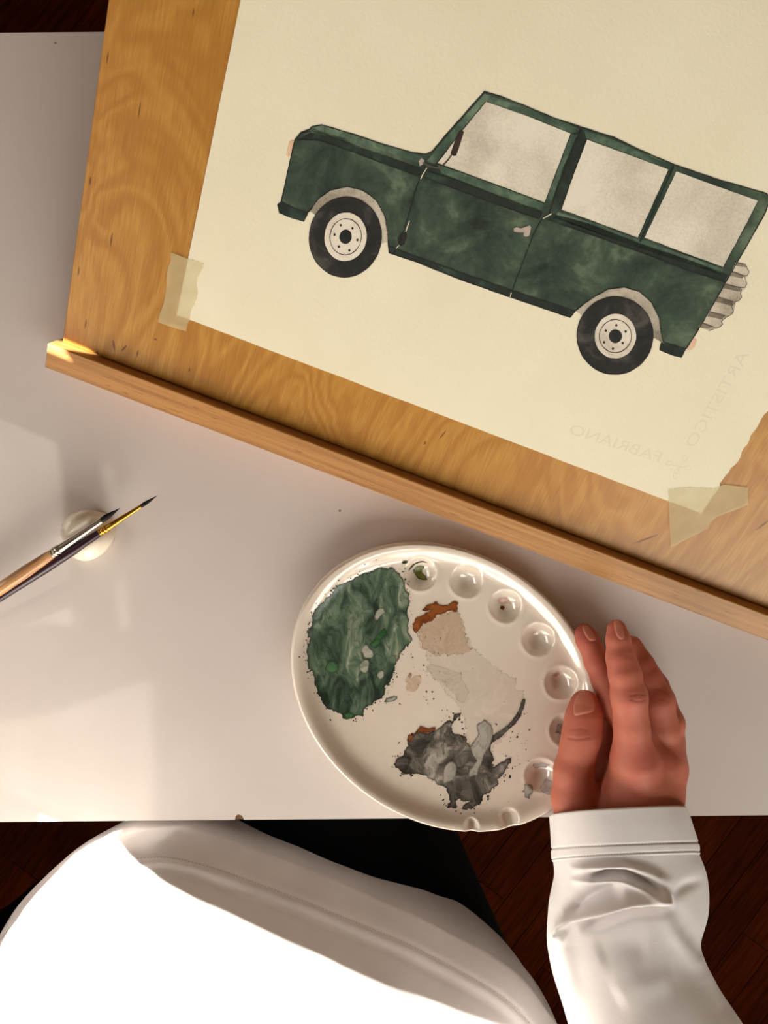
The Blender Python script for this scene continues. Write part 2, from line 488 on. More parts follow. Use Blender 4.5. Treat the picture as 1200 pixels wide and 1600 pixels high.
def wall_with_holes(name, axis, at, a0, a1, holes, thick, mat):
    """wall in the plane axis = at, spanning a0..a1 along the other horizontal axis, rectangular openings (s0, s1, z0, z1)"""
    ss = sorted({a0, a1, *[h[0] for h in holes], *[h[1] for h in holes]})
    zs = sorted({FZ - 0.03, RZ1, *[h[2] for h in holes], *[h[3] for h in holes]})
    V, F = [], []
    for s0, s1 in zip(ss[:-1], ss[1:]):
        for z0, z1 in zip(zs[:-1], zs[1:]):
            cs, cz = (s0 + s1) / 2, (z0 + z1) / 2
            if any(h[0] < cs < h[1] and h[2] < cz < h[3] for h in holes): continue
            lo = (at, s0, z0) if axis == 'x' else (s0, at, z0)
            hi = (at + thick, s1, z1) if axis == 'x' else (s1, at + thick, z1)
            lo2 = tuple(min(a, b) for a, b in zip(lo, hi)); hi2 = tuple(max(a, b) for a, b in zip(lo, hi))
            v, f = box_data(lo2, hi2)
            k = len(V); V += v; F += [tuple(i + k for i in q) for q in f]
    return tag(obj(name, V, F, mat), kind='structure')

WL = (-0.95, 0.279, 0.640, 0.90)       # left window: y0, y1, z0, z1
WB = (0.05, 1.19, 0.30, 1.14)         # back window: x0, x1, z0, z1
def _ow(p):
    t = (RX0 - p[0]) / SUN_TO.x
    return (p[1] + SUN_TO.y * t, p[2] + SUN_TO.z * t)
_e = _ow(U(250, 1283, 0)); _e2 = _ow(U(204, 830, 0))
SL0, SL1, SZ0, SZ1 = WL[1] + 0.004, _ow(U(165, 720, 0))[0], 0.56, _e[1]  # added wall opening, sized to the sun patches wanted on the desk
GL = _ow((-0.1835, 0.0945, 0.0235))  # added slit in the wall, aimed to throw a sun glint on the ledge
wall_with_holes('wall_left', 'x', RX0, RY0, RY1, [WL, (SL0, SL1, SZ0, SZ1), (GL[0] - 0.006, GL[0] + 0.006, GL[1] - 0.007, GL[1] + 0.007)], -0.004, m_wall)
wall_with_holes('wall_back', 'y', RY0, RX0, RX1, [WB], -0.12, m_wall)
wall_with_holes('wall_right', 'x', RX1, RY0, RY1, [], 0.1, m_wall)
wall_with_holes('wall_front', 'y', RY1, RX0, RX1, [], 0.1, m_wall)
tag(box('ceiling', (RX0, RY0, RZ1), (RX1, RY1, RZ1 + 0.1), m_wall), kind='structure')
def frame_rect(name, pts_lo, pts_hi, t, axis, depth):
    """four-sided frame"""
    (s0, z0), (s1, z1) = pts_lo, pts_hi
    V, F = [], []
    for a0, a1, b0, b1 in ((s0 - t, s1 + t, z0 - t, z0), (s0 - t, s1 + t, z1, z1 + t), (s0 - t, s0, z0, z1), (s1, s1 + t, z0, z1)):
        lo = (depth[0], a0, b0) if axis == 'x' else (a0, depth[0], b0)
        hi = (depth[1], a1, b1) if axis == 'x' else (a1, depth[1], b1)
        v, f = box_data(lo, hi); k = len(V); V += v; F += [tuple(i + k for i in q) for q in f]
    return tag(obj(name, V, F, m_trim), kind='structure')
frame_rect('window_1', (WL[0], WL[2]), (WL[1], WL[3]), 0.003, 'x', (RX0, RX0 + 0.004))
# unseen opening added for sun patches on the desk; film dims, masks shape them
m_patch_film = Mat('sun_patch_film', lin(235, 228, 214), 0.9)
_w = m_patch_film.noise(m_patch_film.coord((0.01, 5, 170)), 1.0, 2)
m_patch_film.set('Alpha', m_patch_film.ramp(_w, [(0.35, (0.991, 0.991, 0.991)), (0.65, (0.984, 0.984, 0.984))]))
side = tag(empty('sun_patch_opening', (RX0, 0, 0)), kind='structure')
def sheet(name, yz, dx, mat):
    n = len(yz)
    V = [(dx, y, z) for y, z in yz] + [(dx - 0.0008, y, z) for y, z in yz]
    F = [tuple(range(n)), tuple(range(2 * n - 1, n - 1, -1))] + [(i, i + n, (i + 1) % n + n, (i + 1) % n) for i in range(n)]
    return obj(name, V, F, mat, side)
obj('sun_patch_film', [(-0.0002, SL0, SZ0), (-0.0002, SL1, SZ0), (-0.0002, SL1, SZ1), (-0.0002, SL0, SZ1)], [(0, 1, 2, 3)], m_patch_film, side)
def on_wall(px, py, z=0.0):
    p = U(px, py, z); t = (RX0 - p.x) / SUN_TO.x
    return (p.y + SUN_TO.y * t, p.z + SUN_TO.z * t)
sheet('sun_mask_band', [on_wall(*q) for q in ((-60, 1132), (0, 1127), (60, 1122), (110, 1105), (170, 1085), (236, 1062), (262, 1062), (262, 985), (205, 983), (125, 981), (70, 972), (0, 990), (-60, 1010))], -0.0012, m_trim)
sheet('sun_mask_bar', [on_wall(*q) for q in ((209, 995), (275, 995), (262, 655), (172, 655), (196, 820))], -0.0012, m_trim)
sheet('sun_mask_bar', [on_wall(*q) for q in ((122, 990), (187, 990), (174, 810), (148, 655), (90, 655), (108, 820))], -0.0012, m_trim)
frame_rect('window_2', (WB[0], WB[2]), (WB[1], WB[3]), 0.05, 'y', (RY0, RY0 + 0.02))

# ------------------------------------------------------------------ white desk
desk = empty('desk', (0, 0, FZ))
tag(desk, 'white laminate desk with a small brown chip in its front edge', 'desk')
yb, yt = U(600, 1279, 0).y, U(600, 46, 0).y
roll = math.radians(0.5)
DX0, DX1, DT = -0.62, 0.78, 0.022
chx = U(370, 1280, 0).x
cy = yb
top_out = [(DX0, yb), (chx - 0.0026, yb), (chx - 0.0024, yb + 0.0022), (chx - 0.0008, yb + 0.0034), (chx + 0.0016, yb + 0.0026), (chx + 0.0028, yb), (DX1, yb), (DX1, yt), (DX0, yt)]
n = len(top_out)
cr, sr = math.cos(roll), math.sin(roll)
rot2 = lambda x, y: (x * cr - y * sr, x * sr + y * cr)
V = [(*rot2(x, y), -FZ) for x, y in top_out] + [(*rot2(x, y), -FZ - DT) for x, y in top_out]
F = [tuple(range(n)), tuple(range(2 * n - 1, n - 1, -1))] + [(i + n, (i + 1) % n + n, (i + 1) % n, i) for i in range(n)]
obj('desk_top', V, F, m_table, desk)
chip = [rot2(x, y) for x, y in [(chx - 0.0026, yb + 0.0001), (chx - 0.0024, yb + 0.0022), (chx - 0.0008, yb + 0.0034), (chx + 0.0016, yb + 0.0026), (chx + 0.0028, yb + 0.0001)]]
V = [(x, y, -FZ - 0.0006) for x, y in chip] + [(x, y, -FZ - 0.004) for x, y in chip]
F = [(0, 1, 2, 3, 4)[::-1]] + [(i, (i + 1) % 5, (i + 1) % 5 + 5, i + 5) for i in range(5)]
tag(obj('chip', V, F, m_chip, desk), label='brown bare chipboard showing where the edge is chipped')
for lx in (DX0 + 0.06, DX1 - 0.06):
    for ly in (yb + 0.05, yt - 0.05):
        box('leg', (lx - 0.02, ly - 0.02, 0), (lx + 0.02, ly + 0.02, -FZ - DT), m_leg, desk, bev=0.003)

# ------------------------------------------------------------------ drawing board
A_ = math.atan(0.378); TH = math.radians(26)
bu = Vector((math.cos(A_), -math.sin(A_), 0))
bv = Vector((math.sin(A_) * math.cos(TH), math.cos(A_) * math.cos(TH), math.sin(TH)))
bn = bu.cross(bv)
BO = U(97, 534, 2.0)
BM = Matrix(((bu.x, bv.x, bn.x, BO.x), (bu.y, bv.y, bn.y, BO.y), (bu.z, bv.z, bn.z, BO.z), (0, 0, 0, 1)))
def B2(px, py, off=0.0):
    """board coordinates (u, v) of the board-surface point seen at a pixel"""
    d = Vector(((px - 600) / FPX, (800 - py) / FPX, -1.0))
    o = Vector((0, 0, CAM_H))
    P0 = BO + bn * off
    t = (P0 - o).dot(bn) / d.dot(bn)
    w = o + d * t - BO
    return w.dot(bu), w.dot(bv)

def mark(px, py, wpx, lpx, sl=0.0):
    u, v = B2(px, py); u2, v2 = B2(px + wpx, py); u3, v3 = B2(px, py - lpx)
    return (u, v, abs(u2 - u) * 0.5 + 1e-5, abs(v3 - v) * 0.5, sl)
MARKS = [mark(218, 172, 3, 30), mark(168, 90, 3, 22), mark(141, 283, 4, 16), mark(174, 374, 4, 26), mark(123, 424, 3, 18), mark(134, 506, 3, 18),
         mark(178, 540, 4, 20, 0.3), mark(194, 544, 4, 16, -0.5), mark(215, 552, 3, 12), mark(152, 552, 3, 10), mark(243, 530, 5, 4), mark(302, 20, 3, 14),
         mark(664, 692, 4, 8), mark(692, 679, 3, 20, -0.3), mark(960, 742, 3, 10), mark(1010, 842, 4, 46, -0.75), mark(1192, 820, 4, 30, -0.4), mark(296, 578, 3, 8)]
m_ply = wood_board()

board = empty('drawing_board', mat4=BM)
tag(board, 'tilted birch plywood drawing board with a beech ledge along its lower edge', 'drawing board')
BW, BH, BT = 0.50, 0.42, 0.012
bevel(box('panel', (0, 0, -BT), (BW, BH, 0), m_ply, board), 0.0008)
LW, LH = 0.0150, 0.0092
led = box('ledge', (-0.0034, -LW, -BT - 0.002), (BW + 0.0068, -0.0002, LH), m_ledge, board)
bevel(led, 0.0006)
# folding base under the panel: two rails, a cross bar and two struts down to the desk
Bi = BM.inverted()
def strut(name, p, q, w, parent, inv, mat):
    """square bar between two world points"""
    p, q = inv @ p, inv @ q
    d = (q - p).normalized()
    s = d.orthogonal().normalized(); t = d.cross(s)
    V = [pt + s * (a * w) + t * (b * w) for pt in (p, q) for a, b in ((-1, -1), (1, -1), (1, 1), (-1, 1))]
    F = [(0, 3, 2, 1), (4, 5, 6, 7)] + [(i, (i + 1) % 4, (i + 1) % 4 + 4, i + 4) for i in range(4)]
    return obj(name, V, F, mat, parent)
for uu in (0.05, BW - 0.05):
    strut('rail', BM @ Vector((uu, 0.01, -BT - 0.006)), BM @ Vector((uu, BH - 0.02, -BT - 0.006)), 0.006, board, Bi, m_ledge)
    pt = BM @ Vector((uu, BH - 0.06, -BT - 0.012))
    strut('prop', pt, Vector((pt.x + 0.01, pt.y - 0.03, 0.007)), 0.006, board, Bi, m_ledge)
    p0 = BM @ Vector((uu, 0.0, -BT - 0.012))
    strut('base_rail', Vector((p0.x, p0.y + 0.01, 0.0065)), Vector((pt.x + 0.01, pt.y - 0.03, 0.0065)), 0.006, board, Bi, m_ledge)

# ------------------------------------------------------------------ the watercolour sheet
PT = 0.0006
painting = empty('watercolour_painting', mat4=BM)
tag(painting, 'sheet of cream paper with a watercolour of a dark green car, taped to the board', 'painting')
pl, pr = B2(276, 492, PT), B2(1097, 803, PT)
plt, prt = B2(376, 0, PT), B2(1200, 640, PT)
# left edge, bottom edge (with slight lift wave) and torn right edge
sheet_top = BH - 0.012
ldir = (plt[0] - pl[0]) / (plt[1] - pl[1]); rdir = (prt[0] - pr[0]) / (prt[1] - pr[1])
torn = []
for i in range(150):
    v = pr[1] + (sheet_top - pr[1]) * i / 149
    w = 0.0011 * noise.noise((v * 220, 1.3, 0)) + 0.0008 * noise.noise((v * 620, 4.2, 0)) + 0.0010 * noise.noise((v * 60, 2.2, 0))
    torn.append((pr[0] + rdir * (v - pr[1]) + w, v))
outl = [pl] + [(pl[0] + (pr[0] - pl[0]) * t, pl[1] + (pr[1] - pl[1]) * t + 0.0003 * noise.noise((t * 14, 0, 5))) for t in np.linspace(0.02, 0.98, 60)] + torn + [(pl[0] + ldir * (sheet_top - pl[1]), sheet_top)]
V = [(u, v, PT) for u, v in outl] + [(u, v, 0.0001) for u, v in outl]
n = len(outl)
F = [tuple(range(n)), tuple(range(2 * n - 1, n - 1, -1))] + [(i + n, (i + 1) % n + n, (i + 1) % n, i) for i in range(n)]
obj('paper_sheet', V, F, m_paper, painting)

LAY = 0.00007
def paint(name, pts, mat, layer, parent, wob=0.6, step=5, seed=None, label=None):
    q = jitter(pts, wob, step, 0.12, True, random.random() * 99 if seed is None else seed, 2) if wob else [np.array(p) for p in pts]
    off = PT + LAY * layer
    uv = [B2(p[0], p[1], off) for p in q]
    tri = tessellate_polygon([[Vector((u, v, 0)) for u, v in uv]])
    V = [(u, v, off) for u, v in uv]
    o = obj(name, V, [t if (Vector(V[t[1]]) - Vector(V[t[0]])).cross(Vector(V[t[2]]) - Vector(V[t[0]])).z > 0 else t[::-1] for t in tri], mat, parent)
    if label: o['label'] = label
    return o

def strip_px(pts, w, wob=0.3, closed=False, step=4):
    P = jitter(pts, wob, step, 0.1, closed, random.random() * 99, 2)
    if closed: P = P + [P[0]]
    Lf, Rt = [], []
    for i, p in enumerate(P):
        a = P[max(i - 1, 0)]; b = P[min(i + 1, len(P) - 1)]
        d = b - a; d = d / (np.linalg.norm(d) + 1e-9)
        nn = np.array((-d[1], d[0])) * w * 0.5 * (0.75 + 0.5 * noise.noise((p[0] * 0.08, p[1] * 0.08, 9)))
        Lf.append(p + nn); Rt.append(p - nn)
    return Lf, Rt
def line(name, polys, w, mat, layer, parent, wob=0.3, closed=False):
    if len(polys) > 1:
        return [line(name, [p], w, mat, layer, parent, wob, closed) for p in polys]
    off = PT + LAY * layer
    V, F = [], []
    for pts in polys:
        Lf, Rt = strip_px(pts, w, wob, closed)
        k = len(V)
        for a, b in zip(Lf, Rt):
            V.append((*B2(a[0], a[1], off), off)); V.append((*B2(b[0], b[1], off), off))
        for i in range(len(Lf) - 1):
            j = k + 2 * i
            F.append((j, j + 1, j + 3, j + 2))
    return obj(name, V, F, mat, parent)

BODY = [(439, 317), (445, 290), (455, 243), (461, 218), (470, 207), (484, 202), (487, 198), (503, 195), (553, 210), (597, 225), (646, 239), (666, 241), (676, 236),
        (700, 207), (728, 176), (757, 143), (783, 151), (820, 165), (862, 183), (907, 198), (960, 215), (1006, 237), (1053, 257), (1127, 282), (1197, 302), (1204, 309),
        (1196, 332), (1168, 382), (1137, 436), (1113, 478), (1093, 512), (1072, 545), (1036, 534), (1033, 521), (1030, 497), (1018, 473), (1000, 456), (976, 449), (950, 452),
        (930, 463), (912, 475), (899, 486), (891, 496), (850, 482), (800, 465), (720, 437), (653, 410), (608, 395), (607, 384), (605, 364), (601, 337), (587, 312), (566, 297), (543, 292),
        (517, 297), (498, 310), (486, 327), (481, 332), (458, 325)]
car = paint('painted_car', BODY, m_green, 1, painting, 0.7)
car['label'] = 'dark green watercolour car seen from the side'
# light bands (hood, pillar, window frame), dark belt line and sills
paint('hood_wash', [(487, 199), (503, 196), (553, 211), (597, 226), (646, 240), (664, 246), (655, 254), (600, 236), (540, 216), (505, 206)], m_greenlt, 2, car)
paint('pillar_wash', [(757, 147), (768, 149), (757, 162), (725, 200), (700, 233), (680, 256), (667, 252), (690, 223), (720, 188)], m_greenlt, 2, car)
paint('roof_wash', [(764, 149), (820, 168), (905, 201), (902, 213), (892, 208), (820, 178), (763, 159)], m_greenlt, 2, car)
paint('roof_wash', [(912, 203), (960, 219), (1050, 260), (1046, 266), (1000, 247), (916, 216)], m_greenlt, 2, car)
paint('post_wash', [(893, 209), (905, 203), (880, 262), (862, 315), (852, 316)], m_greenlt, 2, car)
paint('waist_wash', [(683, 257), (760, 284), (850, 318), (846, 328), (760, 299), (690, 270)], m_greenlt, 2, car)
paint('waist_wash', [(872, 331), (1000, 374), (1130, 420), (1128, 430), (1000, 388), (866, 341)], m_greenlt, 2, car)
paint('belt_band', [(463, 219), (485, 207), (515, 213), (563, 232), (620, 251), (662, 266), (655, 275), (607, 258), (553, 238), (497, 220)], m_greendk, 2, car)
paint('belt_band', [(667, 268), (720, 285), (800, 315), (848, 333), (843, 342), (800, 328), (720, 299), (664, 277)], m_greendk, 2, car)
paint('belt_band', [(857, 333), (920, 350), (1000, 381), (1080, 408), (1137, 430), (1132, 441), (1070, 421), (1000, 394), (920, 366), (855, 343)], m_greendk, 2, car)
paint('sill', [(608, 385), (653, 402), (720, 426), (800, 454), (850, 471), (899, 486), (891, 497), (850, 483), (800, 466), (720, 438), (653, 411), (608, 396)], m_greendk, 2, car)
paint('bumper', [(433, 319), (440, 314), (461, 325), (482, 333), (475, 347), (455, 341), (436, 333)], m_greendk, 2, car)
paint('bumper', [(1033, 534), (1072, 546), (1065, 559), (1046, 554), (1030, 547)], m_greendk, 2, car)
paint('window', [(759, 159), (820, 180), (892, 209), (872, 262), (851, 317), (800, 298), (760, 283), (683, 255), (718, 210)], m_glass, 3, car, 0.4)
paint('window', [(917, 218), (980, 241), (1045, 265), (1020, 320), (997, 372), (940, 351), (877, 328), (895, 275)], m_glass, 3, car, 0.4)
paint('window', [(1057, 268), (1120, 291), (1185, 314), (1158, 366), (1130, 418), (1070, 396), (1007, 372), (1032, 320)], m_glass, 3, car, 0.4)
# wheel arches, tyres, hubs
paint('wheel_arch', [(605, 378), (596, 381), (540, 372), (492, 336), (484, 330), (486, 326), (498, 310), (517, 297), (543, 292), (566, 297), (587, 312), (601, 337), (606, 364)], m_arch, 3, car)
paint('wheel_arch', [(1034, 535), (1022, 528), (960, 525), (905, 490), (900, 486), (912, 475), (930, 463), (950, 452), (976, 449), (1000, 456), (1018, 473), (1030, 497), (1034, 523)], m_arch, 3, car)
def wheel(cx, cy, rx, ry, hx, hy, hr, hry, r1, r1y, r0, r0y, lugs, tilt):
    t = paint('tyre', ellipse(cx, cy, rx, ry, 60, tilt), m_tyre, 4, car, 0.8)
    t['label'] = 'black painted tyre with a pale hub'
    paint('hub', ellipse(hx, hy, hr, hry, 40, tilt), m_hub, 5, car, 0.5)
    line('hub_ring', [ellipse(hx, hy, r1, r1y, 40, tilt)], 1.7, m_pencil, 6, car, 0.3, True)
    paint('axle_cap', ellipse(hx, hy, r0, r0y, 24, tilt), m_tyre, 6, car, 0.4)
    for (x, y) in lugs:
        paint('wheel_bolt', ellipse(x, y, 1.9, 2.2, 10), m_inkbrown, 6, car, 0.2, 2)
    line('tyre_line', [ellipse(cx, cy, rx, ry, 60, tilt)], 1.6, m_ink, 5, car, 0.3, True)
wheel(539.6, 370.5, 56.5, 63, 540, 370, 33, 38, 24.5, 28.3, 9.7, 11.3,
      [(440 + x / 5.4545, 280 + y / 5.4545) for x, y in ((503, 392), (604, 418), (646, 518), (578, 607), (487, 574), (451, 472))], 0.12)
wheel(961, 524.3, 59.5, 61, 961.5, 525.3, 32.3, 34.7, 25, 25.8, 10.4, 10.8,
      [(880 + x / 3.75, 440 + y / 3.75) for x, y in ((311, 256), (366, 292), (348, 360), (291, 393), (239, 356), (250, 287))], 0.1)
# corrugated roll at the back
paint('corrugation', [(1150, 410), (1164, 412), (1170, 424), (1168, 432), (1158, 434), (1167, 443), (1166, 450), (1158, 457), (1158, 466), (1150, 472), (1147, 484), (1146, 490), (1136, 496), (1128, 502),
      (1128, 508), (1120, 513), (1107, 516), (1092, 511), (1113, 478), (1137, 436)], m_corr, 2, car, 0.4)
for q in ([(1151, 412), (1164, 414), (1166, 418), (1149, 415)], [(1146, 424), (1162, 430), (1160, 435), (1140, 431)], [(1134, 443), (1157, 449), (1156, 456), (1130, 450)],
          [(1122, 463), (1146, 471), (1144, 478), (1117, 471)], [(1108, 486), (1134, 492), (1128, 499), (1104, 494)], [(1098, 504), (1116, 510), (1108, 514), (1094, 512)]):
    paint('corrugation_shadow', q, m_corrdk, 3, car, 0.5, 3)
line('corrugation_line', [[(1150, 411), (1164, 413), (1167, 418)], [(1166, 418), (1171, 425), (1167, 431), (1161, 431), (1143, 424)], [(1163, 432), (1167, 443), (1164, 449), (1157, 450), (1131, 443)],
     [(1159, 451), (1157, 459), (1159, 464), (1155, 470), (1148, 472), (1118, 463)], [(1148, 473), (1143, 479), (1146, 486), (1141, 493), (1135, 495), (1105, 486)],
     [(1135, 495), (1127, 502), (1129, 507), (1124, 512), (1118, 513), (1096, 504)], [(1115, 514), (1107, 517)]], 1.2, m_pencil, 4, car)
# lamps, mirror, handle, hinge
paint('headlamp', [(452, 221), (456, 218), (460, 220), (456, 243), (451, 245), (447, 242)], m_peach, 2, car, 0.3)
paint('tail_lamp', [(1084, 527), (1089, 531), (1086, 541), (1080, 547), (1073, 547)], m_peach, 2, car, 0.3)
paint('wing_mirror', [(717, 205), (721, 203), (725, 206), (719, 225), (713, 243), (709, 244), (704, 240), (710, 222)], m_inkbrown, 5, car, 0.3, 3)
line('mirror_arm', [[(709, 237), (700, 250), (688, 263), (672, 260), (660, 254)]], 3.0, m_pencil, 5, car)
paint('mirror_mount', [(654, 252), (658, 247), (663, 250), (662, 256), (656, 260)], m_handle, 5, car, 0.3, 3)
paint('door_handle', [(803, 357), (808, 355), (814, 357), (820, 355), (828, 352), (830, 355), (827, 368), (822, 370), (818, 368), (819, 363), (810, 363), (803, 362)], m_handle, 5, car, 0.4, 3)
paint('door_hinge', [(621, 373), (627, 365), (635, 363), (636, 368), (632, 382), (625, 385), (622, 380)], m_ink, 5, car, 0.5, 3)
# drawn lines
line('door_line', [[(666, 263), (656, 278), (648, 302), (638, 338), (628, 368), (622, 386)], [(908, 200), (893, 240), (872, 292), (857, 337), (845, 344), (832, 370), (818, 408), (803, 446), (798, 462)]], 1.6, m_ink, 5, car)
line('door_highlight', [[(657, 280), (661, 272), (667, 262)], [(640, 345), (634, 362)], [(848, 342), (855, 338), (862, 334)], [(799, 457), (797, 464)], [(619, 388), (624, 383)]], 1.8, m_white, 6, car)
line('belt_line', [[(463, 219), (497, 218), (553, 238), (607, 259), (655, 276)], [(487, 204), (515, 212), (563, 231), (620, 250), (663, 266)], [(664, 278), (720, 299), (800, 328), (843, 343)], [(667, 267), (720, 284), (848, 332)],
     [(855, 343), (920, 366), (1000, 394), (1070, 421), (1132, 441)], [(857, 333), (920, 350), (1000, 381), (1080, 408), (1137, 430)], [(608, 385), (653, 402), (720, 426), (800, 454), (899, 486)]], 1.4, m_ink, 4, car)
line('window_line', [[(683, 255), (718, 209), (759, 159)], [(683, 255), (760, 283), (851, 317)], [(877, 328), (940, 351), (997, 372), (1020, 320), (1045, 265)], [(1007, 372), (1070, 396), (1130, 418), (1158, 366), (1185, 314)], [(917, 218), (895, 275), (877, 328)], [(892, 209), (851, 317)]], 1.4, m_ink, 5, car)
line('window_post', [[(1053, 258), (1028, 315), (1000, 378)]], 4.0, m_greendk, 4, car)
line('body_outline', [BODY], 2.2, m_ink, 3, car, 0.3, True)
line('front_fender_line', [[(461, 218), (472, 208), (486, 205)]], 1.4, m_ink, 4, car)

# mirrored watermark seen through the sheet
def text_mesh(name, body, size, pos_a, pos_b, parent, mirror=True):
    cu = bpy.data.curves.new('lettering', 'FONT')
    cu.body = body; cu.size = 1.0; cu.resolution_u = 3; cu.offset = 0.0
    to = bpy.data.objects.new('lettering', cu); COL.objects.link(to)
    dg = bpy.context.evaluated_depsgraph_get()
    me = bpy.data.meshes.new_from_object(to.evaluated_get(dg))
    bpy.data.objects.remove(to); bpy.data.curves.remove(cu)
    xs = [v.co.x for v in me.vertices]; w = max(xs) - min(xs); x0 = min(xs)
    a = Vector((*B2(*pos_a, PT), 0)); b = Vector((*B2(*pos_b, PT), 0))
    d = (b - a); L = d.length; d.normalize()
    up = Vector((-d.y, d.x, 0))
    # text starts at a and runs to b; mirrored letters stand on the other side of the baseline
    sgn = -1 if mirror else 1
    for v in me.vertices:
        x = (v.co.x - x0) / w * L; y = v.co.y * size
        p = a + d * x + up * (y * sgn)
        v.co = (p.x, p.y, PT + LAY * 0.6)
    if mirror: me.flip_normals()
    me.materials.append(m_watermark.m)
    o = bpy.data.objects.new(name, me); COL.objects.link(o); o.parent = parent
    return o
wm = text_mesh('watermark_lettering', 'FABRIANO', 0.0085, (1029, 722), (888, 677), painting)
wm['label'] = 'faint mirrored watermark reading FABRIANO'
wm = text_mesh('watermark_lettering', 'ARTISTICO', 0.0085, (1172, 553), (1085, 700), painting)
wm['label'] = 'faint mirrored watermark reading ARTISTICO'
wl = line('watermark_emblem', [[(1052, 736), (1070, 728)], [(1056, 722), (1065, 746)], ellipse(1046, 724, 5, 3, 12), ellipse(1075, 731, 5, 3, 12), ellipse(1070, 716, 3, 5, 12), ellipse(1055, 744, 3, 5, 12), [(1048, 726), (1072, 731)], [(1069, 720), (1057, 740)]], 1.5, m_watermark, 0.6, painting, 0.1)

# ------------------------------------------------------------------ masking tape
def tape(pts, label):
    q = jitter(pts, 0.7, 2.5, 0.25, True, random.random() * 99, 3)
    off0, off1 = PT + 0.00012, PT + 0.00034
    uv = [B2(p[0], p[1], off1) for p in q]
    c = (sum(u for u, v in uv) / len(uv), sum(v for u, v in uv) / len(uv))
    o = empty('masking_tape', mat4=BM @ Matrix.Translation((c[0], c[1], 0)))
    tag(o, label, 'tape', 'masking tape on the drawing board')
    uv = [(u - c[0], v - c[1]) for u, v in uv]
    tri = tessellate_polygon([[Vector((u, v, 0)) for u, v in uv]])
    V = [(u, v, off1) for u, v in uv]
    obj('tape_strip', V, [t if (Vector(V[t[1]]) - Vector(V[t[0]])).cross(Vector(V[t[2]]) - Vector(V[t[0]])).z > 0 else t[::-1] for t in tri], m_tape, o)
tape([(60 + x / 3.333, 360 + y / 3.333) for x, y in ((690, 115), (770, 145), (862, 172), (855, 200), (830, 240), (825, 290), (830, 330), (815, 380), (795, 420), (787, 465), (775, 490), (770, 525), (700, 505), (620, 478), (632, 440), (650, 390), (660, 340), (668, 290), (670, 240), (672, 200), (690, 160))],
     'small torn masking tape holding the left corner of the painting to the board')
tape([(860 + x / 3.53, 500 + y / 3.53) for x, y in ((650, 932), (760, 922), (900, 930), (960, 908), (1030, 917), (1088, 925), (1090, 1020), (990, 1060), (920, 1085), (880, 1120), (870, 1150), (770, 1200), (665, 1255), (655, 1100))],
     'larger ragged masking tape over the torn right corner of the painting')

# ------------------------------------------------------------------ ceramic palette
PC = U(696, 1073.5, 1.4)
PALANG = -math.radians(35.5)
PA, PB = 258 * (CAM_H - 0.014) / FPX, 210 * (CAM_H - 0.014) / FPX
ca, sa = math.cos(PALANG), math.sin(PALANG)
def pal_local(px, py, zc=1.02):
    p = U(px, py, zc)
    return p.x - PC.x, p.y - PC.y
WELLS_PX = [(657, 897), (729, 908), (790, 947), (841, 999), (876, 1066), (884, 1140), (845, 1210)]
WELLS = [pal_local(x, y, 1.02) for x, y in WELLS_PX]
NOTCH = [pal_local(737, 1291, 1.6), pal_local(795, 1281, 1.6)]
WR = 0.0098
def rim_profile(r):
    xs = [0, 0.60, 0.82, 0.865, 0.90, 0.925, 0.945, 0.962, 0.978]
    zs = [0.0100, 0.0101, 0.0104, 0.0109, 0.0126, 0.0152, 0.0164, 0.0168, 0.0165]
    return np.interp(r, xs, zs)
_rr = np.linspace(0, 0.978, 400)
_zz = rim_profile(_rr)
for _ in range(3):
    _zz = np.convolve(np.pad(_zz, 7, mode='edge'), np.ones(15) / 15, 'valid')
def pal_h(x, y):
    x = np.asarray(x, float); y = np.asarray(y, float)
    a = (x * ca + y * sa) / PA; b = (-x * sa + y * ca) / PB
    r = np.hypot(a, b)
    z = np.interp(r, _rr, _zz)
    for wx, wy in WELLS:
        d = np.hypot(x - wx, y - wy) / WR
        z = z - 0.0056 * np.where(d < 1, np.clip(1 - d * d, 0, 1) ** 1.15, 0) + 0.0003 * np.exp(-((d - 1.05) / 0.14) ** 2)
    for k, (nx, ny) in enumerate(NOTCH):
        d = np.hypot(x - nx, y - ny) / (0.0032 if k == 0 else 0.0050)
        z = z - 0.0044 * np.exp(-d ** 4) * np.clip((r - 0.86) / 0.05, 0, 1)
    return z
palette = empty('palette', (PC.x, PC.y, 0))
tag(palette, 'oval white ceramic paint palette with round wells, held at the desk edge', 'palette')
NT = 420
rings = list(np.linspace(0.0, 0.55, 24)[1:]) + list(np.linspace(0.56, 0.978, 96))
V = [(0, 0, float(pal_h(0, 0)))]; F = []
th = np.linspace(0, 2 * math.pi, NT, endpoint=False)
def ellpt(r):
    a, b = r * PA * np.cos(th), r * PB * np.sin(th)
    return a * ca - b * sa, a * sa + b * ca
for r in rings:
    x, y = ellpt(r)
    z = pal_h(x, y)
    V += list(zip(x, y, z))
for r, dz in ((0.988, 0.0155), (0.995, 0.0143), (1.0, 0.0124), (0.999, 0.0100), (0.985, 0.0068), (0.95, 0.0044), (0.90, 0.0030), (0.86, 0.0014), (0.84, 0.0003), (0.82, 0.0003)):
    x, y = ellpt(r)
    top = np.minimum(pal_h(*ellpt(0.978)), 0.0168) - 0.0165
    z = np.maximum(dz + top * max(0.0, (dz - 0.007) / 0.011), 0.0003)
    V += list(zip(x, y, z))
V.append((0, 0, 0.0003))
nr = len(rings) + 10
F += [(0, 1 + i, 1 + (i + 1) % NT) for i in range(NT)]
for k in range(nr - 1):
    a0 = 1 + k * NT; b0 = a0 + NT
    F += [(a0 + i, b0 + i, b0 + (i + 1) % NT, a0 + (i + 1) % NT) for i in range(NT)]
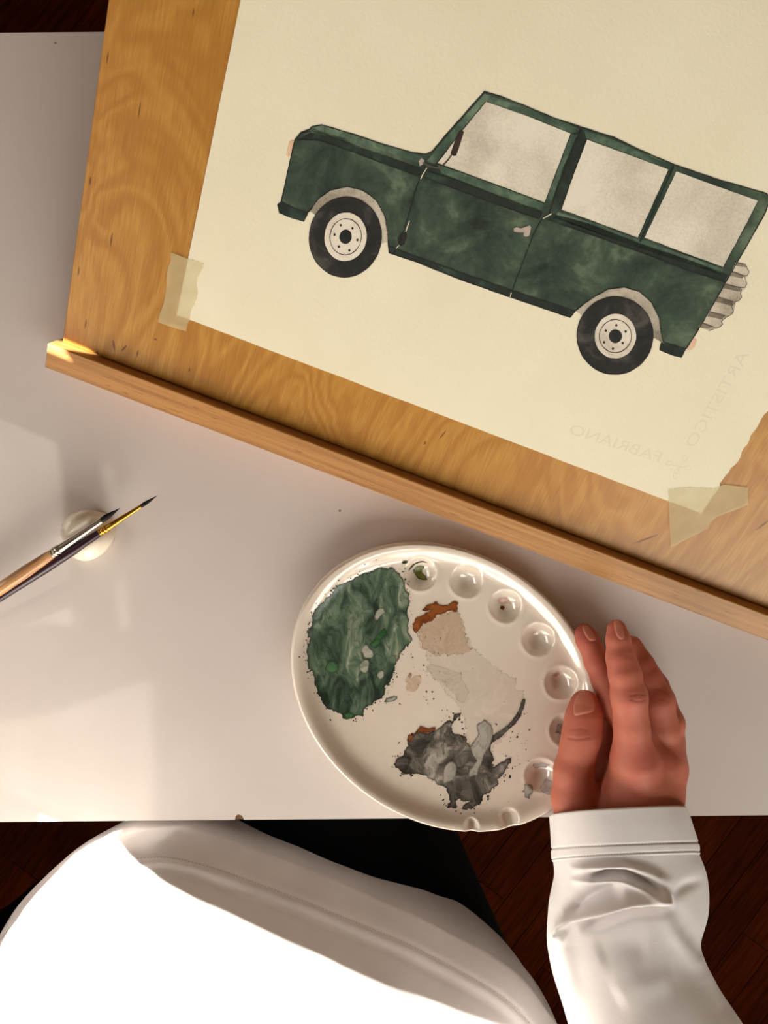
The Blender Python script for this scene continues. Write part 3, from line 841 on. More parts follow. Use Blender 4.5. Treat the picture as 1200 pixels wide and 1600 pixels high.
last = len(V) - 1; a0 = 1 + (nr - 1) * NT
F += [(a0 + i, last, a0 + (i + 1) % NT) for i in range(NT)]
obj('dish', V, F, m_ceramic, palette, smooth=True)

def pour(name, px_pts, mat, layer=1, wob=2.0, step=1.2, sp=0.0013, seed=None, zc=1.02, label=None):
    if len(px_pts) < 12: px_pts = [tuple(p) for p in cat_rom(px_pts, 4, True)]
    q = jitter(px_pts, wob * 1.15, step, 0.09, True, random.random() * 99 if seed is None else seed, 5)
    loc = [pal_local(p[0], p[1], zc) for p in q]
    P2, fc, d = cdt_fill(loc, sp)
    z = pal_h(P2[:, 0], P2[:, 1]) + 0.00012 * layer
    V = np.column_stack([P2, z])
    o = obj(name, V, fc, mat, palette, smooth=True, attrs={'edge': d})
    if label: o['label'] = label
    return o
c1 = lambda L: [(460 + x / 5.4545, 860 + y / 5.4545) for x, y in L]
c2 = lambda L: [(590 + x / 4.444, 1080 + y / 4.444) for x, y in L]
c8 = lambda L: [(600 + x / 4, 860 + y / 4) for x, y in L]
pour('pale_wash', [(650, 985), (680, 960), (715, 955), (725, 985), (735, 1010), (765, 1035), (802, 1058), (816, 1090), (806, 1120), (782, 1158), (765, 1172), (745, 1190), (732, 1165), (730, 1130), (715, 1100), (690, 1075), (665, 1046), (676, 1036), (655, 1005)], m_pale, 1, 6, label='almost clear beige wash')
pour('tan_wash', c8([(205, 530), (240, 460), (330, 400), (440, 385), (480, 410), (495, 470), (530, 560), (540, 620), (500, 640), (420, 650), (330, 660), (270, 630), (240, 600), (225, 560)]), m_ptan, 2, 5.0, label='thin tan wash')
pour('grey_green_wash', c8([(255, 730), (290, 710), (380, 735), (480, 765), (500, 830), (530, 880), (500, 950), (460, 940), (440, 900), (400, 860), (350, 830), (310, 800), (290, 760)]), m_pale, 2, 2.0)
pour('green_paint', c1([(490, 240), (600, 185), (720, 155), (830, 145), (885, 190), (930, 270), (965, 340), (975, 420), (965, 500), (970, 600), (965, 690), (1005, 760), (960, 810), (905, 860), (880, 930), (855, 1000), (820, 1100), (770, 1170), (750, 1240), (690, 1290), (620, 1340), (580, 1420), (520, 1415), (430, 1440), (380, 1390), (300, 1355), (240, 1300), (215, 1240), (185, 1180), (165, 1060), (130, 1000), (120, 900), (125, 780), (130, 650), (160, 570), (175, 500), (240, 430), (320, 370), (390, 290)]), m_pgreen, 2, 3.4, label='large dried pool of dark green paint')
for q in ([(690, 830), (640, 800), (680, 760), (730, 690), (770, 660), (780, 710), (740, 770), (710, 820)], [(270, 980), (310, 940), (360, 960), (370, 1020), (320, 1045), (280, 1020)], [(430, 1400), (470, 1380), (520, 1400), (500, 1425), (440, 1435)]):
    pour('bright_green_paint', c1(q), m_bright, 3, 1.2, label='brighter green dab')
for q in ([(555, 985), (575, 945), (620, 930), (640, 970), (625, 1030), (590, 1045), (562, 1020)], [(570, 840), (610, 795), (640, 830), (675, 870), (670, 910), (600, 920), (585, 880)], [(705, 1055), (750, 1010), (765, 1060), (730, 1100)], [(680, 560), (700, 510), (750, 485), (775, 525), (740, 560), (700, 605)]):
    pour('milky_wash', c1(q), m_milky, 3, 1.0)
pour('rust_paint', c8([(175, 460), (195, 430), (250, 400), (300, 370), (265, 372), (240, 375), (270, 345), (330, 325), (340, 345), (400, 345), (430, 320), (470, 330), (450, 350), (460, 390), (430, 378), (380, 392), (330, 400), (290, 440), (240, 460), (215, 500), (205, 525), (185, 505)]), m_pbrown, 3, 2.4, label='streak of rust brown paint')
pour('grey_paint', c2([(115, 510), (125, 475), (180, 440), (185, 405), (215, 380), (215, 310), (290, 280), (340, 290), (400, 275), (450, 235), (480, 205), (520, 200), (545, 150), (575, 140), (560, 175), (530, 215), (515, 270), (540, 310), (610, 310), (640, 395), (690, 330), (760, 300), (800, 330), (785, 375), (780, 430), (800, 460), (800, 520), (850, 505), (920, 460), (935, 480), (900, 530), (870, 590), (840, 610), (840, 655), (790, 690), (740, 735), (690, 790), (640, 815), (590, 815), (600, 785), (650, 770), (570, 752), (545, 770), (560, 805), (520, 800), (475, 800), (500, 760), (500, 720), (470, 670), (400, 620), (330, 595), (240, 570), (180, 570), (130, 540)]), m_pgrey, 2, 3.0, label='dried pool of charcoal grey paint')
pour('grey_streak', c2([(800, 310), (900, 240), (970, 150), (1005, 60), (1028, 65), (1000, 140), (980, 190), (910, 270), (820, 345), (795, 350)]), m_pgrey, 3, 1.2, label='thin dark grey streak')
pour('pale_grey_wash', c2([(640, 395), (700, 300), (690, 240), (740, 200), (790, 235), (800, 310), (780, 380), (740, 440), (720, 500), (690, 580), (620, 600), (640, 540), (690, 480), (650, 430)]), m_wetgrey, 3, 1.2)
pour('pale_grey_wash', c2([(450, 600), (470, 520), (510, 490), (545, 510), (545, 570), (530, 610), (460, 640)]), m_wetgrey, 3, 1.0)
pour('rust_trace', c2([(215, 310), (250, 300), (290, 250), (310, 245), (350, 260), (395, 250), (390, 275), (330, 290), (280, 285), (240, 330), (220, 360)]), m_pbrown, 3, 1.0)
pour('olive_paint', c1([(1010, 180), (1040, 140), (1080, 130), (1110, 145), (1090, 185), (1110, 210), (1130, 250), (1080, 250), (1045, 230), (1030, 205)]), m_polive, 3, 1.0, zc=0.7, label='olive green paint left in the well')
pour('olive_trace', c1([(975, 180), (1000, 130), (1050, 100), (1090, 93), (1130, 105), (1080, 103), (1040, 115), (1010, 140)]), m_polive, 3, 0.5, zc=0.85)
pour('olive_trace', c1([(918, 100), (940, 86), (966, 98), (945, 114), (925, 114)]), m_splat, 3, 0.5, step=1.0)
for (x, y, rx, ry, m) in ((788, 940, 10, 6, m_pink), (785, 950, 3, 3, m_pbrown), (869, 1054, 5, 4, m_pink), (878, 1140, 9, 8, m_blue), (843, 1196, 13, 5, m_blue), (855, 1226, 12, 9, m_blue), (822, 1231, 7, 10, m_wetgrey)):
    pour('well_stain', [tuple(p) for p in cat_rom(blob(x, y, rx, ry, 14), 3, True)], m, 3, 1.2, 1.0, 0.0009, zc=0.62)
for q in ([(634, 1075), (642, 1060), (656, 1055), (657, 1067), (648, 1080), (640, 1080)], [(633, 1063), (640, 1051), (643, 1055), (637, 1066)]):
    pour('tan_fleck', q, m_ptan, 2, 0.6, 1.0)
pour('green_fleck', [(600, 1097), (608, 1090), (619, 1088), (620, 1092), (612, 1096)], m_milky, 2, 0.6, 1.0)
# countless specks thrown off the pools
V, F = [], []
def speck(px, py, r):
    pts = [pal_local(*p, 1.02) for p in blob(px, py, r, r * random.uniform(0.5, 1.0), 6, random.uniform(0, 3))]
    k = len(V)
    z = pal_h([p[0] for p in pts], [p[1] for p in pts]) + 0.00018
    V.extend([(p[0], p[1], float(zz)) for p, zz in zip(pts, z)])
    F.append(tuple(range(k + len(pts) - 1, k - 1, -1)))
gout = c1([(490, 240), (720, 155), (885, 190), (975, 420), (965, 690), (905, 860), (820, 1100), (690, 1290), (520, 1415), (300, 1355), (185, 1180), (120, 900), (130, 650), (240, 430)])
yout = c2([(115, 510), (215, 350), (400, 265), (545, 150), (590, 280), (640, 390), (800, 430), (920, 460), (840, 655), (640, 815), (480, 800), (400, 620), (180, 570)])
for ring, cnt in ((gout, 150), (yout, 120)):
    R = resample(ring, 1.0)
    cx = sum(p[0] for p in R) / len(R); cyy = sum(p[1] for p in R) / len(R)
    for _ in range(cnt):
        p = random.choice(R)
        k = 1 + abs(random.gauss(0.03, 0.07))
        x, y = cx + (p[0] - cx) * k + random.uniform(-2, 2), cyy + (p[1] - cyy) * k + random.uniform(-2, 2)
        lx, ly = pal_local(x, y)
        if math.hypot((lx * ca + ly * sa) / PA, (-lx * sa + ly * ca) / PB) > 0.95: continue
        speck(x, y, abs(random.gauss(0.5, 0.7)) + 0.35)
for _ in range(70):
    speck(random.uniform(600, 700), random.uniform(985, 1110), abs(random.gauss(0.4, 0.5)) + 0.3)
for _ in range(40):
    speck(random.uniform(770, 830), random.uniform(1090, 1200), abs(random.gauss(0.4, 0.5)) + 0.3)
sp = tag(obj('paint_speck', V, F, m_splat, palette), kind='stuff')

# ------------------------------------------------------------------ brushes and their rest
def brush(name, label, ptA, ptB, prof, parts, group=None):
    """lathe along the line from the tail (ptA) to the hair tip (ptB); parts: (name, material, [(dist from tip, radius)...])"""
    d = (ptA - ptB); L = d.length; d.normalize()
    q = d.to_track_quat('X', 'Z')
    o = empty(name, mat4=Matrix.Translation(ptB) @ q.to_matrix().to_4x4())
    tag(o, label, 'paintbrush', group)
    NS = 40
    def lathe(nm, mat, pr, parent):
        pr = [(a[0] + (b[0] - a[0]) * t / 4, a[1] + (b[1] - a[1]) * t / 4) for a, b in zip(pr[:-1], pr[1:]) for t in range(4)] + [pr[-1]]
        V, F = [], []
        for (x, r) in pr:
            for i in range(NS):
                t = 2 * math.pi * i / NS
                V.append((x, r * math.cos(t), r * math.sin(t)))
        for k in range(len(pr) - 1):
            for i in range(NS):
                a = k * NS + i; b = k * NS + (i + 1) % NS
                F.append((a, b, b + NS, a + NS))
        F.append(tuple(range(NS))[::-1]); F.append(tuple((len(pr) - 1) * NS + i for i in range(NS)))
        return obj(nm, V, F, mat, parent, smooth=True)
    made = {}
    for nm, mat, pr, par in parts:
        made[nm] = lathe(nm, mat, pr, made.get(par, o))
    return o
def arc_pts(x0, x1, r0, r1, n, fn): return [(x0 + (x1 - x0) * i / n, fn(i / n)) for i in range(n + 1)]
cm = 0.01
tipB, midB = U(246.2, 774.3, 1.85), U(158.7, 831.5, 1.35)
tailB = tipB + (midB - tipB) * (0.185 / (midB - tipB).length); tailB.z = 0.0035
dB = (tipB - midB).length
hB = (U(220.5, 788, 1.7) - tipB).length
crimp = lambda x, r: [(x - 0.0052, r), (x - 0.0047, r * 1.16), (x - 0.0041, r * 1.18), (x - 0.0036, r * 0.88), (x - 0.0030, r * 0.88), (x - 0.0026, r * 1.16), (x - 0.0020, r * 1.18), (x - 0.0015, r * 0.9), (x - 0.0009, r * 0.95), (x, r * 1.1)]
brush('paintbrush', 'thin purple handled paintbrush with gold ferrule and fine dark tip', tailB, tipB, None, [
    ('handle', m_purple, [(dB - 0.001, 0.0020), (dB + 0.004, 0.0023), (dB + 0.02, 0.0031), (dB + 0.04, 0.0033), (dB + 0.07, 0.0029), (0.150, 0.0021), (0.183, 0.0012), (0.1855, 0.0004)], None),
    ('ferrule', m_gold, [(hB, 0.0011), (hB + 0.004, 0.0012), (dB - 0.008, 0.0019)] + crimp(dB, 0.0021), None),
    ('hair_tip', m_hair, [(0.0, 0.00005), (hB * 0.25, 0.00045), (hB * 0.55, 0.00095), (hB * 0.8, 0.0012), (hB + 0.001, 0.0010)], None)], 'paintbrushes on the white rest')
tipA, midA = U(187.8, 793.7, 2.30), U(81.7, 865, 1.84)
tailA = tipA + (midA - tipA) * (0.185 / (midA - tipA).length); tailA.z = 0.0045
dA = (tipA - midA).length
hA = (U(161, 815, 2.18) - tipA).length
brush('paintbrush', 'thicker paintbrush with bare wooden handle and silver ferrule', tailA, tipA, None, [
    ('handle', m_brushwood, [(dA - 0.001, 0.0026), (dA + 0.006, 0.0031), (dA + 0.02, 0.0037), (dA + 0.035, 0.0037), (dA + 0.06, 0.0032), (0.150, 0.0024), (0.183, 0.0015), (0.1855, 0.0005)], None),
    ('ferrule', m_silver, [(hA, 0.0017), (hA + 0.004, 0.0018), (dA - 0.010, 0.0024)] + crimp(dA, 0.0026), None),
    ('hair_tip', m_hair, [(0.0, 0.00006), (hA * 0.2, 0.0005), (hA * 0.5, 0.0013), (hA * 0.78, 0.0018), (hA + 0.001, 0.0016)], None)], 'paintbrushes on the white rest')

RC = U(132, 836, 0.8)
axr = math.atan2((tipB - midB).y, (tipB - midB).x)
V, F = [], []
NR, NA = 28, 72
V.append([0, 0, 0])
for k in range(1, NR + 1):
    for i in range(NA):
        t = 2 * math.pi * i / NA
        r = 0.0158 * (1 + 0.05 * math.cos(2 * (t - 0.4)) + 0.02 * math.sin(3 * t)) * math.sin(k / NR * math.pi / 2)
        V.append([r * math.cos(t), r * math.sin(t), 0])
for v in V:
    x, y = v[0], v[1]
    r = math.hypot(x, y) / 0.0162
    z = 0.0150 * math.sqrt(max(0.0, 1 - min(r, 1.0) ** 2.6)) + 0.0012
    g = -x * math.sin(axr) + y * math.cos(axr)
    z -= 0.0055 * math.exp(-((g - 0.0010) / 0.0050) ** 2)
    z += 0.0012 * math.exp(-((g - 0.0100) / 0.0025) ** 2) * max(0, 1 - r * r)
    v[2] = max(z, 0.0008)
for i in range(NA): F.append((0, 1 + i, 1 + (i + 1) % NA))
for k in range(NR - 1):
    a0 = 1 + k * NA
    for i in range(NA): F.append((a0 + i, a0 + NA + i, a0 + NA + (i + 1) % NA, a0 + (i + 1) % NA))
base = 1 + (NR - 1) * NA
for (s, z) in ((0.97, 0.0002), (0.90, 0.0001)):
    k = len(V)
    for i in range(NA): V.append([V[base + i][0] * s, V[base + i][1] * s, z])
    prev = k - NA if s != 0.97 else base
    for i in range(NA): F.append((prev + i, k + i, k + (i + 1) % NA, prev + (i + 1) % NA))
F.append(tuple(range(len(V) - 1, len(V) - NA - 1, -1)))
tag(obj('brush_rest', V, F, m_bisque, None, (RC.x, RC.y, 0), True), 'small round cream ceramic rest under the paintbrush tips', 'brush rest')

# ------------------------------------------------------------------ person: hand, sleeve, sweatshirt, trousers
person = empty('person', (0, -0.45, FZ))
tag(person, 'person in white sweatshirt and black trousers holding the palette with one hand', 'person')
PI_ = Vector((0, -0.45, FZ))
def rel(P): return [(p[0] - PI_.x, p[1] - PI_.y, p[2] - PI_.z) for p in P]

def surface_nets(Fd, org, h):
    nx, ny, nz = Fd.shape
    S = Fd < 0
    shp = (nx - 1, ny - 1, nz - 1)
    acc = np.zeros(shp + (3,)); cnt = np.zeros(shp)
    cs = [(i, j, k) for i in (0, 1) for j in (0, 1) for k in (0, 1)]
    sl = lambda c, A: A[c[0]:nx - 1 + c[0], c[1]:ny - 1 + c[1], c[2]:nz - 1 + c[2]]
    for a in cs:
        for ax in range(3):
            if a[ax]: continue
            b = list(a); b[ax] = 1; b = tuple(b)
            fa, fb = sl(a, Fd), sl(b, Fd)
            m = sl(a, S) != sl(b, S)
            t = np.where(m, fa / np.where(m, fa - fb, 1), 0)
            for c in range(3):
                acc[..., c] += np.where(m, a[c] + (t if c == ax else 0), 0)
            cnt += m
    act = cnt > 0
    idx = np.full(shp, -1, int); idx[act] = np.arange(act.sum())
    base = np.argwhere(act)
    V = (base + acc[act] / cnt[act][:, None]) * h + np.array(org)
    Fs = []
    for ax in range(3):
        u, w = [(1, 2), (2, 0), (0, 1)][ax]
        sa_ = [slice(None)] * 3; sb_ = [slice(None)] * 3
        sa_[ax] = slice(0, -1); sb_[ax] = slice(1, None)
        A, Bq = S[tuple(sa_)], S[tuple(sb_)]
        e = np.argwhere(A != Bq)
        e = e[(e[:, u] > 0) & (e[:, w] > 0) & (e[:, u] < Fd.shape[u] - 1) & (e[:, w] < Fd.shape[w] - 1)]
        def cell(du, dw):
            c = e.copy(); c[:, u] += du; c[:, w] += dw
            return idx[c[:, 0], c[:, 1], c[:, 2]]
        q = np.column_stack([cell(-1, -1), cell(0, -1), cell(0, 0), cell(-1, 0)])
        ins = A[e[:, 0], e[:, 1], e[:, 2]]
        q[~ins] = q[~ins][:, ::-1]
        Fs.append(q)
    return V, np.vstack(Fs)

def capsule(P, a, b, ra, rb):
    a, b = np.array(a), np.array(b)
    d = b - a
    t = np.clip(((P - a) @ d) / (d @ d), 0, 1)
    return np.linalg.norm(P - (a + t[..., None] * d), axis=-1) - (ra + (rb - ra) * t)
def smin(a, b, k):
    h = np.clip(0.5 + 0.5 * (b - a) / k, 0, 1)
    return b + (a - b) * h - k * h * (1 - h)
def W(px, py, z): return tuple(U(px, py, z))

def hand_sdf(P):
    def chain(nodes, k=0.0025):
        d = None
        for (a, b) in zip(nodes[:-1], nodes[1:]):
            c = capsule(P, W(*a[:3]), W(*b[:3]), a[3] * cm, b[3] * cm)
            d = c if d is None else smin(d, c, k)
        return d
    palm = smin(chain([(985, 1310, 3.1, 2.0), (992, 1240, 3.6, 1.75), (993, 1192, 4.2, 1.22)]),
                chain([(1000, 1310, 2.9, 2.0), (1018, 1235, 3.0, 1.6), (1032, 1192, 3.3, 1.15)]), 0.010)
    palm = smin(palm, chain([(1005, 1305, 2.5, 1.8), (1024, 1240, 2.4, 1.33), (1042, 1200, 2.5, 1.02)]), 0.010)
    palm = smin(palm, chain([(922, 1305, 2.9, 1.9), (990, 1300, 3.0, 2.2), (1014, 1300, 2.9, 1.7)]), 0.008)
    palm = smin(palm, chain([(940, 1262, 2.4, 1.2), (975, 1210, 2.7, 1.1)]), 0.008)
    palm = smin(palm, chain([(975, 1320, 3.0, 2.4), (985, 1440, 3.3, 2.5)]), 0.01)
    palm = smin(palm, chain([(962, 1122, 1.4, 0.7), (952, 1180, 1.5, 0.85), (955, 1235, 2.0, 1.2)]), 0.003)
    fing = [
        chain([(990, 1186, 4.3, 1.18), (987, 1135, 4.7, 0.93), (983, 1088, 5.0, 0.95), (976, 1052, 5.0, 0.84), (970, 1028, 4.9, 0.76), (966, 1000, 4.8, 0.62), (963.5, 983, 4.7, 0.52)]),
        chain([(1030, 1192, 3.3, 1.05), (998, 1150, 3.3, 0.95), (966, 1106, 3.0, 0.90), (946, 1062, 2.6, 0.78), (934, 1034, 2.35, 0.74), (918, 1000, 2.1, 0.64), (914, 990, 2.0, 0.58)]),
        chain([(1043, 1198, 2.8, 1.00), (1036, 1140, 3.2, 0.86), (1027, 1095, 3.3, 0.90), (1012, 1060, 3.0, 0.78), (1002, 1040, 2.8, 0.74), (987, 1010, 2.5, 0.62)]),
        chain([(1047, 1200, 2.1, 0.92), (1048, 1160, 2.5, 0.76), (1047, 1129, 2.6, 0.78), (1036, 1092, 2.2, 0.64), (1028, 1070, 1.9, 0.58), (1019, 1051, 1.6, 0.50)])]
    thumb = chain([(910, 1305, 2.9, 1.55), (897, 1245, 2.9, 1.22), (896, 1205, 3.0, 1.05), (904, 1168, 3.05, 0.98), (910, 1146, 3.1, 1.04), (913, 1120, 3.0, 0.98), (914, 1100, 2.9, 0.80)], 0.004)
    d = None
    for f, k in zip(fing, (0.006, 0.005, 0.005, 0.005)):
        x = smin(f, palm, k)
        d = x if d is None else np.minimum(d, x)
    return np.minimum(d, smin(thumb, palm, 0.003))

HV = 0.00075
lo = np.array((U(850, 1350, 3).x, U(850, 1375, 0).y, 0.0005)); hi = np.array((U(1092, 960, 3).x, U(1000, 950, 4).y, 0.064))
ax_ = [np.arange(lo[i], hi[i], HV) for i in range(3)]
G = np.stack(np.meshgrid(*ax_, indexing='ij'), -1).astype(np.float64)
Fd = np.empty(G.shape[:3])
for i in range(0, G.shape[0], 24):
    Fd[i:i + 24] = hand_sdf(G[i:i + 24])
hv, hf = surface_nets(Fd, lo, HV)
del G
def blur_mesh(v, f, it=2, lam=0.5):
    a = f[:, [0, 1, 2, 3]].ravel(); b = f[:, [1, 2, 3, 0]].ravel()
    for _ in range(it):
        s = np.zeros_like(v); c = np.zeros(len(v))
        np.add.at(s, a, v[b]); np.add.at(s, b, v[a]); np.add.at(c, a, 1); np.add.at(c, b, 1)
        v = v + lam * (s / np.maximum(c, 1)[:, None] - v)
    return v
hv = blur_mesh(hv, hf, 3)
# knuckle blush and skin creases (centre pixel, z, reach)
blush = np.zeros(len(hv)); crease = np.zeros(len(hv))
for (x, y, z, r, s) in ((1005, 1188, 5.2, 0.9, 0.75), (1040, 1190, 4.3, 0.8, 0.6), (985, 1086, 5.8, 0.7, 0.55), (1030, 1092, 4.0, 0.7, 0.5), (912, 1140, 4.0, 0.9, 0.35), (966, 985, 5.2, 0.8, 0.7), (916, 990, 2.5, 0.9, 0.85), (940, 1030, 3.0, 0.9, 0.6), (914, 1100, 3.6, 0.9, 0.5), (970, 1030, 5.5, 0.7, 0.3), (1010, 1045, 3.2, 0.9, 0.6), (1030, 1070, 2.4, 0.9, 0.6), (895, 1225, 3.8, 1.1, 0.3)):
    c = np.array(W(x, y, z))
    blush = np.maximum(blush, s * np.exp(-(np.linalg.norm(hv - c, axis=1) / (r * cm)) ** 2))
kk = FPX / (CAM_H - hv[:, 2])
hpx = np.column_stack([600 + hv[:, 0] * kk, 800 - hv[:, 1] * kk])
gn = np.zeros_like(hv)
_tri = np.cross(hv[hf[:, 1]] - hv[hf[:, 0]], hv[hf[:, 2]] - hv[hf[:, 0]])
for c in range(4): np.add.at(gn, hf[:, c], _tri)
gn /= np.linalg.norm(gn, axis=1)[:, None] + 1e-12
cr_in = lambda L: [(880 + x / 4.848, 950 + y / 4.848) for x, y in L]
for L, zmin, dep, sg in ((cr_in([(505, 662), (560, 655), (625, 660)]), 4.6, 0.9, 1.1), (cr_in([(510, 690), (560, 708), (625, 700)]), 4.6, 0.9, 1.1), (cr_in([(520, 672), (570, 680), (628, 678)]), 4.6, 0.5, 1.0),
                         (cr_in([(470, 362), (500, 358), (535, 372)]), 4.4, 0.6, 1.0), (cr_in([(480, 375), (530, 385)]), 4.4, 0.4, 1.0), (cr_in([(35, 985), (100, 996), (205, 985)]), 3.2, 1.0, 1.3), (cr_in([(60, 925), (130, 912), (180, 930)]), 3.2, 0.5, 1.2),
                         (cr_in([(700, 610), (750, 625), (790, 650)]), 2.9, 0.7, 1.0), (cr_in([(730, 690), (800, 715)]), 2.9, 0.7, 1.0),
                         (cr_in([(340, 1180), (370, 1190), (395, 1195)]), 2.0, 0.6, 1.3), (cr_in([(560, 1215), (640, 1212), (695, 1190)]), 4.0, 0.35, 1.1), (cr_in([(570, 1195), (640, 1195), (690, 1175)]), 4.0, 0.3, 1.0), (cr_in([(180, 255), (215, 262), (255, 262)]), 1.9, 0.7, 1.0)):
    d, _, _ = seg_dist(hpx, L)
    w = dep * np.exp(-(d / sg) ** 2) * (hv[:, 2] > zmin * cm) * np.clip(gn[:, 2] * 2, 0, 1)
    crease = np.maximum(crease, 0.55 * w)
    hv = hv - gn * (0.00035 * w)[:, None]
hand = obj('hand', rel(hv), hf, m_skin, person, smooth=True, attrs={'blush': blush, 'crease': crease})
hand['label'] = 'right hand gripping the palette rim between thumb and fingers'

def nail(pts, zguess, name='fingernail'):
    """thin plate lying on the finger: each point dropped onto the skin from the fingertip side"""
    P2, fc, d = cdt_fill(pts, 1.6)
    ray0 = np.array([W(x, y, zguess + 1.6) for x, y in P2]); ray1 = np.array([W(x, y, zguess - 2.4) for x, y in P2])
    dirv = ray1 - ray0; L = np.linalg.norm(dirv, axis=1); dirv /= L[:, None]
    t = np.zeros(len(P2))
    for _ in range(40): t += hand_sdf(ray0 + dirv * t[:, None]) * 0.9
    t = np.minimum(t, L)
    v = ray0 + dirv * t[:, None]
    ok = np.abs(hand_sdf(v)) < 0.0004
    fc = [f for f in fc if all(ok[i] for i in f)]
    g = np.zeros_like(v); e = 2e-4
    for c in range(3):
        s = np.zeros(3); s[c] = e
        g[:, c] = hand_sdf(v + s) - hand_sdf(v - s)
    g /= np.linalg.norm(g, axis=1)[:, None] + 1e-12
    v = v + g * (0.00012 + 0.0004 * np.clip(d / 2.0, 0, 1))[:, None]
    F = [tuple(f) for f in fc]
    tri = np.cross(v[[f[1] for f in F]] - v[[f[0] for f in F]], v[[f[2] for f in F]] - v[[f[0] for f in F]])
    F = [f if tri[i][2] > 0 else f[::-1] for i, f in enumerate(F)]
    return obj(name, rel(v), F, m_nail, hand, smooth=True)
sm = lambda L: [tuple(p) for p in cat_rom(L, 4, True)]
nail(sm([(904, 1083), (914, 1079), (924, 1085), (929, 1098), (927, 1111), (911, 1116), (897, 1117), (897, 1100)]), 3.6)
nail(sm([(959, 971), (965, 968.5), (971, 976), (975, 988), (975, 997), (969, 999), (962, 990)]), 5.2)
nail(sm([(910, 979), (918, 978), (926, 988), (931, 999), (922, 1001), (914, 992)]), 2.6)

# --- sleeve: rings across the arm, from the cuff to the shoulder
SEC = [((864, 1275), (1064, 1265), 3.05, 2.75), ((866, 1300), (1072, 1292), 3.1, 2.85), ((867, 1328), (1081, 1320), 3.15, 2.95), ((867, 1345), (1084, 1336), 3.2, 3.0), ((868, 1372), (1097, 1374), 3.3, 3.1),
       ((860, 1420), (1097, 1420), 3.4, 3.2), ((857, 1470), (1088, 1478), 3.6, 3.3), ((868, 1520), (1105, 1530), 3.9, 3.4), ((892, 1600), (1150, 1598), 4.6, 3.6), ((925, 1700), (1205, 1690), 5.6, 3.9),
       ((930, 1830), (1250, 1830), 7.4, 4.4), ((880, 1990), (1230, 2040), 11.0, 5.0), ((700, 2230), (1040, 2400), 17.0, 5.6), ((420, 2450), (760, 2900), 22.0, 6.0)]
ctr = [np.array((U(*s[0], s[2]) + U(*s[1], s[2])) / 2) for s in SEC]
hw = [np.array((U(*s[1], s[2]) - U(*s[0], s[2])) / 2) for s in SEC]
hh = [np.array((s[3] * cm,)) for s in SEC]
NSUB = 22
Cc, Hw, Hh = cat_rom(ctr, NSUB), cat_rom(hw, NSUB), cat_rom(hh, NSUB)
NPH = 220
ph = np.linspace(0, 2 * math.pi, NPH, endpoint=False)
def se(c, p): return np.sign(c) * np.abs(c) ** p
def ring_pts(c, a, h, tang, grow=0.0, sq=0.85):
    an = np.linalg.norm(a); ah = a / an
    up = np.cross(ah, tang); up /= np.linalg.norm(up)
    if up[2] < 0: up = -up
    return c + np.outer(se(np.cos(ph), sq) * (an + grow), ah) + np.outer(se(np.sin(ph), sq) * (h + grow), up), up
rows = []
for i in range(len(Cc)):
    tg = Cc[min(i + 1, len(Cc) - 1)] - Cc[max(i - 1, 0)]
    rows.append(ring_pts(Cc[i], Hw[i], float(Hh[i][0]), tg)[0])
SL = np.array(rows)                                   # (rows, NPH, 3)
_sh = np.interp(np.arange(len(SL)), [0, 3 * NSUB, 8 * NSUB, len(SL)], [0.43, 0.43, 0.2, 0.0])
SL[..., 1] += _sh[:, None] * (SL[..., 2] - np.array(Cc)[:, None, 2])
c7 = lambda L: [(800 + x / 3, 1240 + y / 3) for x, y in L]
def fold_disp(P):
    k = FPX / (CAM_H - P[:, 2])
    q = np.column_stack([600 + P[:, 0] * k, 800 - P[:, 1] * k])
    D = np.zeros(len(P))
    def ridge(L, amp, sg, taper=0.15):
        d, s, t = seg_dist(q, L)
        w = np.clip(np.minimum(t, 1 - t) / taper, 0, 1) if taper else 1
        return 1.35 * amp * cm * np.exp(-(d / sg) ** 2) * w
    def step(L, amp, s_up, s_dn, taper=0.12, flip=1):
        d, s, t = seg_dist(q, L)
        sd = d * s * flip                              # positive above the edge
        w = np.clip(np.minimum(t, 1 - t) / taper, 0, 1)
        return 1.35 * amp * cm * w * np.where(sd > 0, np.exp(-(sd / s_up) ** 2), np.exp(-(sd / s_dn) ** 2))
    D += ridge(c7([(370, 392), (450, 370), (540, 375), (620, 412), (700, 462)]), -0.55, 5.5)
    D += ridge(c7([(270, 360), (380, 335), (520, 335), (640, 370), (750, 430)]), 0.28, 8)
    D += ridge(c7([(270, 410), (400, 400), (520, 405), (620, 440), (690, 475), (740, 470)]), 0.30, 7)
    D += ridge(c7([(250, 560), (330, 500), (420, 465), (520, 440)]), -0.50, 11)
    D += step(c7([(235, 700), (255, 630), (300, 592), (400, 562), (520, 517), (620, 505), (705, 500), (748, 470)]), 0.62, 16, 2.2, 0.06, -1)
    D += ridge(c7([(310, 625), (420, 600), (560, 545), (690, 535), (760, 530)]), -0.40, 10)
    D += ridge(c7([(255, 640), (245, 720), (262, 800), (285, 900), (310, 1000)]), 0.16, 11, 0.3)
    D += ridge(c7([(205, 690), (225, 800), (250, 900)]), -0.10, 8, 0.4)
    D += ridge(c7([(735, 490), (820, 430), (910, 398)]), -0.13, 8, 0.4)
    D += ridge(c7([(700, 540), (770, 660), (850, 770), (930, 880), (1000, 1000)]), 0.16, 14, 0.3)
    D += ridge(c7([(760, 520), (800, 600), (840, 690), (880, 780)]), -0.18, 13, 0.4)
    D += ridge(c7([(400, 760), (520, 720), (640, 720)]), -0.10, 22)
    D += ridge(c7([(480, 960), (600, 900), (760, 860)]), 0.12, 22)
    return D
flat = SL.reshape(-1, 3)
nrm = np.zeros_like(SL)
